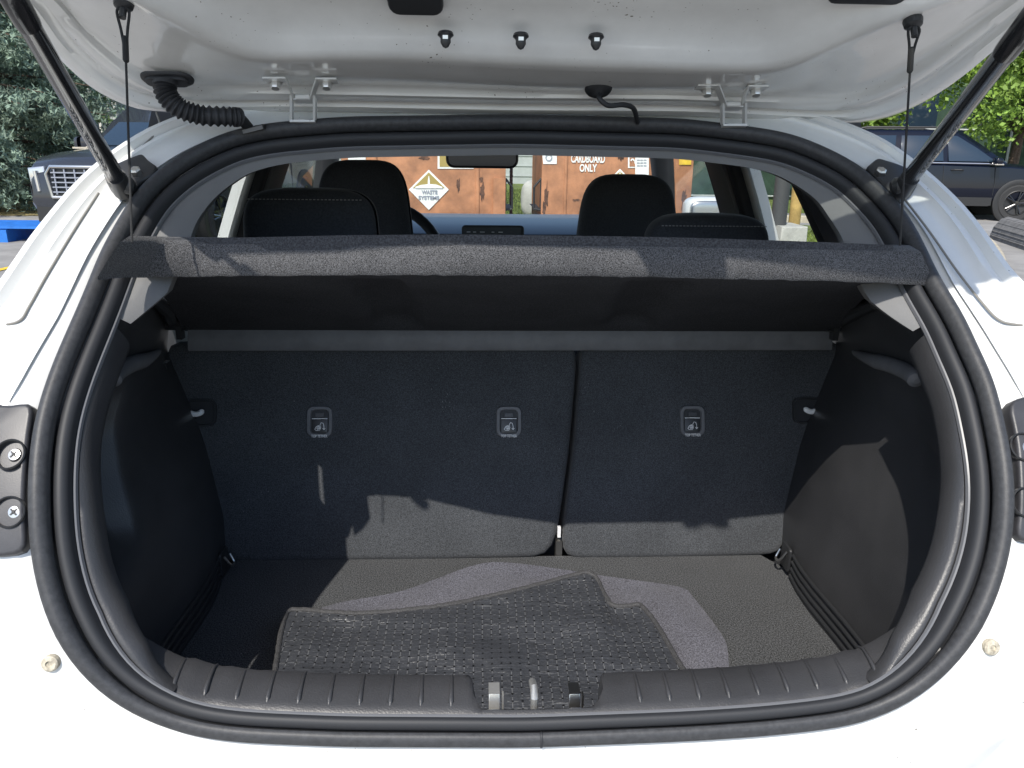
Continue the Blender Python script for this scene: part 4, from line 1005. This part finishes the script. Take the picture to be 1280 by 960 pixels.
# ---- waste skips
DY = 8.5
def skip(xl, xr, label):
    a, c = at(xl, 230, Y=DY), at(xr, 230, Y=DY); x0, x1 = a.x, c.x; W = x1-x0; cx = (x0+x1)/2
    r = empty('waste_skip', Vector((cx, DY+.8, 0)), label, 'skip', 'orange steel waste skips ahead of the car')
    b = MB(); th = .04
    b.plate([Vector((x0, DY, .12)), Vector((x1, DY, .12)), Vector((x1, DY, 1.62)), Vector((x0, DY, 1.62))], (0, -1, 0), .05, .004)
    b.box((x0+.03, DY+.8, .87), (.05, 1.5, 1.5)); b.box((x1-.03, DY+.8, .87), (.05, 1.5, 1.5)); b.box((cx, DY+1.58, 1.0), (W, .05, 1.75)); b.box((cx, DY+.8, .14), (W-.02, 1.5, .05))
    body_ = b.build('skip_body', 'orange', r, smooth=30)
    b = MB(); b.box((cx, DY+.8, 1.66), (W+.06, 1.7, .05)); b.build('lid', 'pipe', r)
    return r, body_, x0, x1
def rib(px, parent, w=.05, z0=.12, z1=1.6, out=.04):
    x = at(px, 230, Y=DY).x; b = MB(); b.plate([Vector((x-w/2, DY-out, z0)), Vector((x+w/2, DY-out, z0)), Vector((x+w/2, DY-out, z1)), Vector((x-w/2, DY-out, z1))], (0, -1, 0), out, .008); b.build('skip_rib', 'orange', parent, smooth=30)
def blotch(px, py, w, h, parent, m='rusty', seed=0, Y=None):
    c = at(px, py, Y=(Y or DY)-.004); r = random.Random(seed+int(px)); pts = []
    for k in range(18):
        a_ = 2*math.pi*k/18; q = r.uniform(.45, 1.1); pts.append(c+Vector((math.cos(a_)*w/2*q, 0, math.sin(a_)*h/2*q)))
    b = MB(); b.plate(pts, (0, -1, 0), .002, 0); b.build('rust_stain', m, parent, smooth=0)
def signplate(poly, parent, m='signwhite', off=.008, name='sign_plate'):
    pts = [at(x, y, Y=DY-off) for x, y in poly]; b = MB(); b.plate(pts, (0, -1, 0), .004, 0); return b.build(name, m, parent, smooth=0)
def textat(txt, px, py, hpx, parent, m, off=.014, wfit=None, bold=.03):
    c = at(px, py, Y=DY-off); size = hpx/FPX*DY/.72; vf = textmesh(txt, size, .001, bold); xs_ = [v[0] for v in vf[0]]; sx = 1.
    if wfit: sx = (wfit/FPX*DY)/(max(xs_)-min(xs_))
    b = MB(); put(b, vf, c, Vector((1, 0, 0)), Vector((0, 0, 1)), Vector((0, -1, 0)), sx=sx); return b.build('lettering', m, parent, smooth=0)
r1, b1, xa, xb = skip(428, 632, 'orange waste skip with a white diamond plate seen left through the windscreen')
rib(597, r1, .035, out=.015); rib(470, r1, .04, out=.02)
for a_ in ((603, 238, .06, .25), (620, 247, .05, .32), (573, 232, .04, .18), (530, 197, .12, .06), (602, 225, .05, .08)): blotch(*a_, r1)
b = MB(); c = at(624, 262, Y=DY-.02); b.box((c.x, c.y, .72), (.13, .04, .62)); b.build('corner_gusset', 'orange', r1)
def diamond(px, py, rr_, parent, full=True):
    dp = signplate([(px-rr_, py), (px, py-rr_), (px+rr_, py), (px, py+rr_*1.02)], parent, 'signwhite', .010, 'diamond_plate')
    q = rr_*.86; signplate([(px-q*.92, py-2), (px, py-q), (px+q*.92, py-2)], dp, 'gold', .014, 'gold_field')
    # pale tower and sweeping road silhouette over the gold
    signplate([(px-1.3, py-2), (px-1.3, py-11), (px-.4, py-17), (px+.4, py-17), (px+1.3, py-11), (px+1.3, py-2)], dp, 'signwhite', .018, 'tower_emblem')
    signplate([(px-17, py-3.5), (px-9, py-6), (px, py-7), (px+9, py-6.5), (px+17, py-3.5), (px+17, py-1.8), (px-17, py-1.8)], dp, 'signwhite', .021, 'sweep_emblem')
    if full:
        textat('WASTE', px+1, py+3.5, 4.6, dp, 'darkgrey', .016, 19); textat('SYSTEMS', px, py+10.5, 4.4, dp, 'darkgrey', .016, 25)
M['darkgrey'] = mat('grey_lettering', (.25, .27, .32), .6)
diamond(536, 237, 25, r1)
signplate([(435, 188), (457, 188), (457, 202), (435, 202)], r1); signplate([(436, 189), (456, 189), (456, 194), (436, 194)], r1, 'yellow', .012); 
signplate([(547, 188), (592, 188), (592, 211), (547, 211)], r1); signplate([(549.5, 190), (589.5, 190), (589.5, 208.5), (549.5, 208.5)], r1, 'gold', .012, 'sign_field')
r2_, b2, xc, xd = skip(677, 865, 'orange waste skip lettered CARDBOARD ONLY seen right through the windscreen')
rib(707, r2_, .03, out=.015); rib(832, r2_, .04, out=.02)
textat('CARDBOARD', 735, 199, 9.0, r2_, 'signwhite', .01, 41); textat('ONLY', 735, 210.5, 8.6, r2_, 'signwhite', .01, 21)
diamond(775, 232, 21, r2_, True)
signplate([(677.5, 188), (696, 188), (696, 205), (679, 205)], r2_)
b = MB(); c = at(686, 197, Y=DY-.014); b.lathe(c, (0, -1, 0), [(.036, 0), (.036, .002), (.026, .002), (.026, 0)], 20); b.build('ring_emblem', 'darkgrey', r2_)
signplate([(785, 195), (802, 195), (802, 210), (785, 210)], r2_); signplate([(787, 197), (800, 197), (800, 208), (787, 208)], r2_, 'orange', .013, 'sign_field'); textat('90', 793, 202.5, 7, r2_, 'signwhite', .017)
signplate([(794, 196), (811, 196), (811, 222), (794, 222)], r2_, 'signwhite', .02, 'paper_notice')
b = MB()
for i in range(3):
    for j in range(3): b.box(at(798+4.2*j, 200+3.5*i, Y=DY-.026), (.03, .001, .008))
b.build('notice_print', 'darkgrey', r2_)
for a_ in ((683, 245, .05, .32), (680, 262, .04, .2), (776, 196, .08, .10), (855, 250, .06, .3), (720, 250, .1, .03), (748, 247, .2, .02)): blotch(*a_, r2_)
signplate([(849, 188), (864, 188), (864, 206), (849, 206)], r2_, 'yellow', .012)
for px, s, rr_ in ((632, 1, r1), (677, -1, r2_)):
    x = at(px, 240, Y=DY).x; b = MB(); z0, z1 = at(px, 262, Y=DY).z, at(px, 226, Y=DY).z
    for p, q in (((x, z1+.02), (x+s*.075, z1-.07)), ((x+s*.075, z1-.07), (x+s*.075, z0)), ((x+s*.075, z0), (x, z0-.01)), ((x, z1+.02), (x, z0-.02))):
        b.tube([Vector((p[0], DY+.1, p[1])), Vector((q[0], DY+.1, q[1]))], .012, 8)
    b.grid([[Vector((x, DY+.11, z0)), Vector((x, DY+.9, z0))], [Vector((x+s*.075, DY+.11, z0)), Vector((x+s*.075, DY+.9, z0))]]); b.build('lifting_pocket', 'pipe', rr_)
# chain post in the gap, white bell shape and low stone
b = MB(); x = at(639, 230, Y=10).x
for k in range(14): b.tube([Vector((x+.015*(-1)**k, 10, .9+.05*k)), Vector((x-.015*(-1)**k, 10, .96+.05*k))], .012, 6)
b.tube([Vector((x, 10.02, 0)), Vector((x, 10.02, 1.7))], .02, 8)
single(b.build('chain_post', 'rusty'), 'rusty post wound with chain in the gap between the two orange skips', 'post')
c = at(668, 238, Y=16); b = MB(); b.grid(rbox((c.x, 16, .35), (.55, .45, .75), .7)); single(b.build('boulder', 'concrete'), 'pale boulder on the lawn in the gap between the two orange skips', 'boulder')
# building with siding
bd = empty('far_building', (0, 31, 0), 'long grey sided building far ahead beyond the orange skips', 'building')
b = MB(); b.box((-2, 34, 2.6), (34, 6, 5.2)); b.build('wall', 'siding', bd)
for k in range(13):
    b = MB(); b.box((-2, 30.985, .3+.38*k), (34, .03, .04)); b.build('siding_board', 'siding', bd)
b = MB(); b.box((-2, 34, 5.35), (35, 7, .25)); b.build('roof', 'darkprint', bd)
for k in range(8):
    f = MB(); f.box((-15+4*k, 30.96, 2.2), (1.5, .08, 1.5)); fo = f.build('window', 'signwhite', bd); p_ = MB(); p_.box((-15+4*k, 30.91, 2.2), (1.3, .03, 1.3)); p_.build('pane', 'car_glass', fo)
b = MB(); b.box((26, 36, 3), (20, 6, 6)); d2 = empty('dark_building', (26, 36, 0), 'dark building behind the leafy trees at the upper right', 'building'); b.build('wall', 'mesh', d2)
for k in range(6): p_ = MB(); p_.box((18+3*k, 32.98, 3), (1.6, .05, 2.4)); p_.build('window', 'car_glass', d2)

# ---- things seen through the right rear window
q = at(982, 300, Y=7.6); cb = MB(); zz = at(980, 281, Y=7.6).z
cb.plate([Vector((q.x-.15, 7.4, 0)), Vector((q.x+.15, 7.4, 0)), Vector((q.x+.13, 7.4, zz)), Vector((q.x-.13, 7.4, zz))], (0, -1, 0), .45, .02)
o = cb.build('concrete_block', 'concrete'); single(o, 'pale concrete block on the grass seen through the right rear door window', 'block')
p = at(981, 250, Y=7.5); b = MB(); b.tube([Vector((p.x, 7.6, zz)), Vector((p.x, 7.6, 1.45))], .075, 12); single(b.build('dark_post', 'darkprint'), 'dark grey post standing on the pale concrete block outside the right rear window', 'post')
p = at(996, 250, Y=8.1); b = MB(); b.tube([Vector((p.x, 8.1, 0)), Vector((p.x, 8.1, 1.6))], .06, 12); single(b.build('yellow_post', 'wood'), 'yellowish wooden post just right of the dark grey post outside the right rear window', 'post')

# ---- vehicles
def vehicle(name, loc, rz, paint, label, cat, sc=1., hi=1.):
    """x forward, y left"""
    v = empty(name, loc, label, cat); v.rotation_euler = (0, 0, rz); v.scale = (sc, sc, sc*hi)
    def bb(mb, nm, m, par=None, sm=40): return mb.build(nm, m, par or v, smooth=sm, inv=False)
    ST = [(-2.36, .50, .80, .80), (-2.34, .42, 1.0, .86), (-2.25, .36, 1.12, .92), (-1.6, .32, 1.14, .95), (0, .30, 1.12, .955), (.9, .30, 1.10, .95), (1.3, .32, 1.09, .94), (1.8, .34, 1.05, .93), (2.15, .36, 1.0, .91), (2.32, .38, .94, .86), (2.40, .42, .82, .80)]
    rows = []
    for x, zs, zt, w in ST:
        rows.append([Vector((x, y, z)) for y, z in ((-w*.90, zs), (-w, zs+.14), (-w*1.0, zs+.34), (-w*.985, zt-.22), (-w*.97, zt-.06), (-w*.90, zt), (-w*.5, zt+.035), (0, zt+.045), (w*.5, zt+.035), (w*.90, zt), (w*.97, zt-.06), (w*.985, zt-.22), (w, zs+.34), (w, zs+.14), (w*.90, zs))])
    b = MB(); b.grid(rows, closed_u=True); b.f += [tuple(range(15)), tuple(len(b.v)-15+i for i in range(15))]; b.mi += [0, 0]
    fixnormals(bb(b, 'body', paint))
    base = [(-2.28, .80), (-1.9, .88), (.75, .88), (1.25, .80)]; rf = [(-2.05, .62), (-1.8, .67), (.05, .67), (.35, .62)]
    zb, zt = 1.12, 1.70
    def ring_(pts, z): return [Vector((x, -w, z)) for x, w in pts]+[Vector((x, w, z)) for x, w in reversed(pts)]
    b = MB(); b.grid([ring_(base, zb-.03), ring_([((p[0]+q[0])/2+.0, (p[1]+q[1])/2+.02) for p, q in zip(base, rf)], (zb+zt)/2), ring_(rf, zt), ring_([(x*.97, w_*.92) for x, w_ in rf], zt+.05)], closed_u=True)
    b.f.append(tuple(len(b.v)-8+i for i in range(8))); b.mi.append(0); fixnormals(bb(b, 'cabin', paint, sm=60))
    lerp = lambda p, q, t: p+(q-p)*t
    for s in (-1, 1):
        for (x0, x1, t0, t1) in ((-1.82, -.98, -1.62, -.95), (-.86, -.02, -.85, -.06), (.08, .98, .03, .22)):
            P = [Vector((x0, s*.905, zb+.03)), Vector((x1, s*.905, zb+.03)), Vector((lerp(x1, t1, .5), s*.81, (zb+zt)/2)), Vector((t1, s*.70, zt-.06)), Vector((t0, s*.70, zt-.06)), Vector((lerp(x0, t0, .5), s*.81, (zb+zt)/2))]
            b = MB(); b.plate([p_+Vector((0, s*.0, 0)) for p_ in P], (0, s, .36), .03, .006, 2); bb(b, 'side_window', 'car_glass')
        b = MB(); b.tube([Vector((-1.95, s*.93, zb+.0)), Vector((1.1, s*.93, zb-.01))], .012, 6); bb(b, 'window_trim', 'chrome')
        b = MB(); b.tube([Vector((-1.7, s*.60, zt+.07)), Vector((-1.5, s*.60, zt+.10)), Vector((-.1, s*.60, zt+.10)), Vector((.1, s*.60, zt+.06))], .018, 6); bb(b, 'roof_rail', 'pipe')
        for x in (-.75, .15): b = MB(); b.tube([Vector((x, s*.945, .98)), Vector((x+.04, s*.985, .985)), Vector((x+.18, s*.985, .985)), Vector((x+.22, s*.945, .98))], .016, 8); bb(b, 'door_handle', 'pipe')
        for x in (-.92, .02, 1.0):
            b = MB(); b.tube([Vector((x, s*.952, .50)), Vector((x, s*.95, .75)), Vector((x-.03, s*.938, 1.06))], .006, 5); bb(b, 'door_seam', 'pipe')
        b = MB(); b.grid(rbox((.95, s*1.05, 1.16), (.16, .24, .15), .55)); mo = bb(b, 'door_mirror', paint, sm=80)
        b = MB(); b.box((.95, s*1.05, 1.10), (.165, .24, .02)); b.build('mirror_trim', 'chrome', mo)
        b = MB(); b.grid([[Vector((x, s*.957, z)) for z in (.30, .46)] for x in np.linspace(-1.1, 1.0, 5)]); b.box((-.05, s*.95, .37), (2.0, .05, .16)); bb(b, 'sill_cladding', 'pipe')
        for x in (-1.45, 1.48):
            b = MB(); b.lathe((x, s*.90, .37), (0, s, 0), [(.45, -.02), (.45, .055), (.42, .065), (.36, .06), (.0001, -.02)], 32); bb(b, 'wheel_arch', 'pipe')
            b = MB(); b.lathe((x, s*.86, .36), (0, s, 0), [(.24, .10), (.33, .115), (.36, .09), (.365, .0), (.36, -.1), (.2, -.12)], 36); wo_ = bb(b, 'wheel', 'tyre')
            b = MB(); b.lathe((x, s*.86, .36), (0, s, 0), [(.25, .10), (.235, .108), (.225, .09), (.21, .03), (.0001, .02)], 30)
            b.build('rim', 'pipe', wo_)
            b = MB()
            for k in range(5):
                for dd_ in (-.12, .12):
                    a_ = 2*math.pi*k/5+dd_; a0_ = 2*math.pi*k/5
                    b.tube([Vector((x+.03*math.cos(a0_), s*.955, .36+.03*math.sin(a0_))), Vector((x+.225*math.cos(a_), s*.958, .36+.225*math.sin(a_)))], .014, 6)
            b.lathe((x, s*.955, .36), (0, s, 0), [(.05, 0), (.045, .012), (.0001, .014)], 14); b.build('spokes', 'black_metal', wo_)
    # windscreen and rear glass
    b = MB(); b.plate([Vector((1.235, -.72, zb+.02)), Vector((1.235, .72, zb+.02)), Vector((.38, .56, zt-.03)), Vector((.38, -.56, zt-.03))], (.56, 0, .83), .03, .004); bb(b, 'windscreen', 'car_glass')
    b = MB(); b.plate([Vector((-2.29, -.7, zb+.04)), Vector((-2.29, .7, zb+.04)), Vector((-2.08, .54, zt-.05)), Vector((-2.08, -.54, zt-.05))], (-.93, 0, .36), .02, .004); bb(b, 'rear_window', 'car_glass')
    # nose
    gr = MB(); gr.plate([Vector((2.40, y, z)) for y, z in ((-.52, .62), (.52, .62), (.56, .84), (.50, .90), (-.50, .90), (-.56, .84))], (1, 0, 0), .12, .01); go = bb(gr, 'grille', 'pipe')
    b = MB(); fr_ = [Vector((2.412, y, z)) for y, z in ((-.54, .60), (.54, .60), (.58, .84), (.52, .915), (-.52, .915), (-.58, .84), (-.54, .60))]; b.tube(fr_, .020, 8); b.build('grille_frame', 'steel', go)
    for k in range(5): b = MB(); b.box((2.415, 0, .655+.05*k), (.02, 1.04, .012)); b.build('grille_bar', 'darkgrey', go)
    for k in range(9): b = MB(); b.box((2.413, -.48+.12*k, .76), (.016, .014, .26)); b.build('grille_upright', 'darkgrey', go)
    for s in (-1, 1):
        b = MB(); b.plate([Vector((2.385, s*y, z)) for y, z in ((.62, .60), (.80, .62), (.82, .90), (.62, .92))], (1, s*.15, 0), .1, .02); ho = bb(b, 'headlight', 'lamp')
        b = MB(); b.tube([Vector((2.40, s*.70, .66)), Vector((2.40, s*.72, .87))], .02, 8); b.build('light_strip', 'lamp', ho)
        b = MB(); b.plate([Vector((2.39, s*y, z)) for y, z in ((.55, .40), (.78, .44), (.78, .54), (.58, .54))], (1, 0, 0), .1, .01); bb(b, 'fog_light', 'pipe')
    b = MB(); b.box((2.36, 0, .42), (.12, 1.5, .16)); bb(b, 'front_bumper', 'pipe')
    return v
# right hand SUV: front wheel at pixel (1265, 255)
fwh = at(1266, 277, Z=0); hd = R(-14); dv = Vector((math.cos(hd), math.sin(hd), 0)); rgt = Vector((math.sin(hd), -math.cos(hd), 0))
vehicle('parked_suv', fwh-dv*1.48-rgt*.95, hd, 'car_navy', 'glossy dark navy SUV parked side on at the right beyond the kerb', 'car', 1.0, 1.03)
fl_ = at(47, 315, Z=0); hd = R(-98); dv = Vector((math.cos(hd), math.sin(hd), 0)); rgt = Vector((math.sin(hd), -math.cos(hd), 0))
vehicle('parked_pickup', fl_-dv*2.55-rgt*-1.0*-1.0, hd, 'car_dark', 'charcoal grey vehicle parked nose towards us left of the white car', 'car', 1.1, 1.05)
# ---- block, pallet
a, c = at(1236, 298, Z=.0), at(1330, 330, Z=0); d = (c-a).normalized(); s_ = Vector((-d.y, d.x, 0)); k = MB(); rows = []
for t in np.linspace(0, 1, 15):
    p = a.lerp(c, t); rows.append([p+s_*y+Vector((0, 0, z)) for y, z in ((0, 0), (.01, .09), (.02, .10), (.02, .12), (.04, .2), (.06, .22), (.07, .24), (.12, .32), (.22, .36), (.34, .32), (.42, .2), (.44, 0))])
k.grid(rows); k.f += [tuple(range(12)), tuple(len(k.v)-12+i for i in range(12))]; k.mi += [0, 0]
o = fixnormals(k.build('parking_block', 'timber', smooth=30)); single(o, 'weathered grey ribbed parking block lying in front of the navy SUV', 'parking block')
for j in range(5):
    g_ = MB(); z, y = ((.06, .004), (.13, .022), (.19, .038), (.26, .085), (.33, .15))[j]; g_.tube([a.lerp(c, .01)+s_*y+Vector((0, 0, z)), a.lerp(c, .99)+s_*y+Vector((0, 0, z))], .010, 6); g_.build('block_rib', 'timber', o)
c = at(10, 303, Z=0); pl = empty('blue_pallet', Vector((c.x-.5, c.y, 0)), 'bright blue plastic pallet lying flat on the tarmac at the left edge', 'pallet'); 
for k_ in range(6): b = MB(); b.box((c.x-.35, c.y+.12+.2*k_, .20-.004*k_), (1.9, .17, .03)); b.build('slat', 'blue', pl)
for k_ in range(4): b = MB(); b.box((c.x-1.2+.57*k_, c.y+.6, .085), (.12, 1.2, .17)); b.build('runner', 'blue', pl)

# ---- trees
def leafcloud(name, centres, per, size, m, parent, seed, droop=0, aspect=.5, spread=.2):
    r = np.random.default_rng(seed); C_ = np.asarray(centres); n = len(C_)*per
    c = np.repeat(C_, per, 0)+r.normal(0, spread, (n, 3))*[1, 1, .7]
    d = r.normal(0, 1, (n, 3)); d[:, 2] -= droop; d /= np.linalg.norm(d, axis=1)[:, None]
    e = np.cross(d, r.normal(0, 1, (n, 3))); e /= np.linalg.norm(e, axis=1)[:, None]; s = size*r.uniform(.6, 1.3, (n, 1))
    V = np.stack([c-d*s*.5, c+e*s*aspect*.5, c+d*s*.5, c-e*s*aspect*.5], 1).reshape(-1, 3)
    me = bpy.data.meshes.new(name); me.vertices.add(len(V)); me.vertices.foreach_set('co', V.ravel()); me.loops.add(n*4); me.loops.foreach_set('vertex_index', np.arange(n*4)); me.polygons.add(n)
    me.polygons.foreach_set('loop_start', np.arange(n)*4); me.polygons.foreach_set('loop_total', np.full(n, 4)); me.materials.append(M[m]); me.update(); me.validate()
    o = bpy.data.objects.new(name, me); COL.objects.link(o); o.parent = parent; o.matrix_parent_inverse = Matrix.Translation(parent.location).inverted(); o['kind'] = 'stuff'; return o
def spruce(x, y, h, rad_, seed, label, per=16):
    r = random.Random(seed); t = empty('spruce_tree', (x, y, 0), label, 'tree')
    b = MB(); b.tube([Vector((x, y, 0)), Vector((x+.03, y, h*.5)), Vector((x, y, h))], [.22, .13, .02], 10); b.build('trunk', 'bark', t)
    cs = []; b = MB(); z = .35
    while z < h-.2:
        Rr = rad_*(1-z/h)**.8; n = max(5, int(8+Rr*5))
        for k in range(n):
            a_ = r.uniform(0, 6.28); L = Rr*r.uniform(.7, 1.1); P0 = Vector((x, y, z)); tip = Vector((x+math.cos(a_)*L, y+math.sin(a_)*L, z-.10*L+r.uniform(-.1, .15)))
            if k % 3 == 0: b.tube([P0, P0.lerp(tip, .5)+Vector((0, 0, .08)), tip], [.03, .02, .006], 5)
            sd = Vector((-math.sin(a_), math.cos(a_), 0))
            for q in range(int(3+L*4)):
                u = r.uniform(.25, 1)**.7; p = P0.lerp(tip, u)+sd*r.uniform(-.28, .28)*(1.15-u)*L*.6+Vector((0, 0, r.uniform(-.14, .05)))
                cs.append(p)
        z += .26
    b.build('branches', 'bark', t, kind='stuff')
    leafcloud('crown', cs, per, .12, 'needle', t, seed, droop=.5, aspect=.28, spread=.075); return t
spruce(-10.6, 17.2, 9, 3.5, 5, 'tall blue green spruce standing nearest at the upper left behind the charcoal vehicle', 22)
spruce(-13.6, 23.0, 9, 3.6, 6, 'blue green spruce farther back at the far left edge, partly behind the nearest spruce', 10)
spruce(-6.6, 22.5, 8, 3.0, 8, 'blue green spruce farther back, right of the nearest spruce and mostly behind the white pillar', 10)
def maple(x, y, h, rad_, seed, label, m='leaf', nb=420, per=34, size=.13, zc=None):
    r = random.Random(seed); t = empty('leafy_tree', (x, y, 0), label, 'tree'); b = MB()
    zc = zc or h*.6; b.tube([Vector((x, y, 0)), Vector((x+.05, y, zc*.6)), Vector((x, y, zc*1.3))], [.14, .10, .03], 10); b.build('trunk', 'bark', t)
    cs = []; b = MB()
    lobes = [Vector((x+r.uniform(-.65, .65)*rad_, y+r.uniform(-.65, .65)*rad_, zc+r.uniform(-.55, .6)*(h-zc))) for _ in range(13)]
    for l in lobes: b.tube([Vector((x, y, zc*.55)), Vector((x, y, zc*.55)).lerp(l, .5)+Vector((0, 0, .15)), l], [.05, .035, .012], 6)
    b.build('branches', 'bark', t, kind='stuff')
    for _ in range(nb):
        l = r.choice(lobes); d = Vector((r.gauss(0, 1), r.gauss(0, 1), r.gauss(0, .75))).normalized()*rad_*.46*r.uniform(.55, 1.05); cs.append(l+d)
    leafcloud('crown', cs, per, size, m, t, seed, droop=.3, aspect=.6, spread=.14); return t
maple(12.6, 18.6, 5.4, 2.0, 21, 'yellow green leafy tree behind the navy SUV, the nearer one between strut and pillar', nb=480)
maple(16.0, 20.0, 5.8, 2.3, 22, 'yellow green leafy tree at the far right edge behind the navy SUV', nb=480)
maple(9.6, 21.5, 5.0, 1.9, 23, 'yellow green leafy tree showing just right of the white pillar beside the tailgate edge', nb=420)
for i, (x, y, h, rr_, lb) in enumerate(((21, 29, 9, 4, 'dark green tree far back behind the leafy trees at the right edge'), (-17, 30, 9, 4, 'dark green tree far back behind the spruces at the left edge'), (-24, 24, 9, 4.2, 'dark green tree farthest to the left beyond the spruces'), (9.5, 27, 7, 3, 'dark green tree seen through the right side windows beyond the lawn'))):
    maple(x, y, h, rr_, 30+i, lb, 'leaf_d', 380, 26, .24, zc=h*.45)
# mesh fence behind the SUV
fe = empty('mesh_fence', (12, 22.4, 0), 'dark green mesh fence behind the navy SUV', 'fence'); b = MB(); b.box((14, 22.45, 1.0), (18, .02, 1.9)); b.build('mesh_panel', 'mesh', fe)
for k_ in range(10): b = MB(); b.tube([Vector((5+2*k_, 22.4, 0)), Vector((5+2*k_, 22.4, 2.1))], .035, 8); b.build('post', 'siding', fe)
for z in (.1, 1.98): b = MB(); b.tube([Vector((5, 22.4, z)), Vector((23, 22.4, z))], .025, 8); b.build('rail', 'siding', fe)
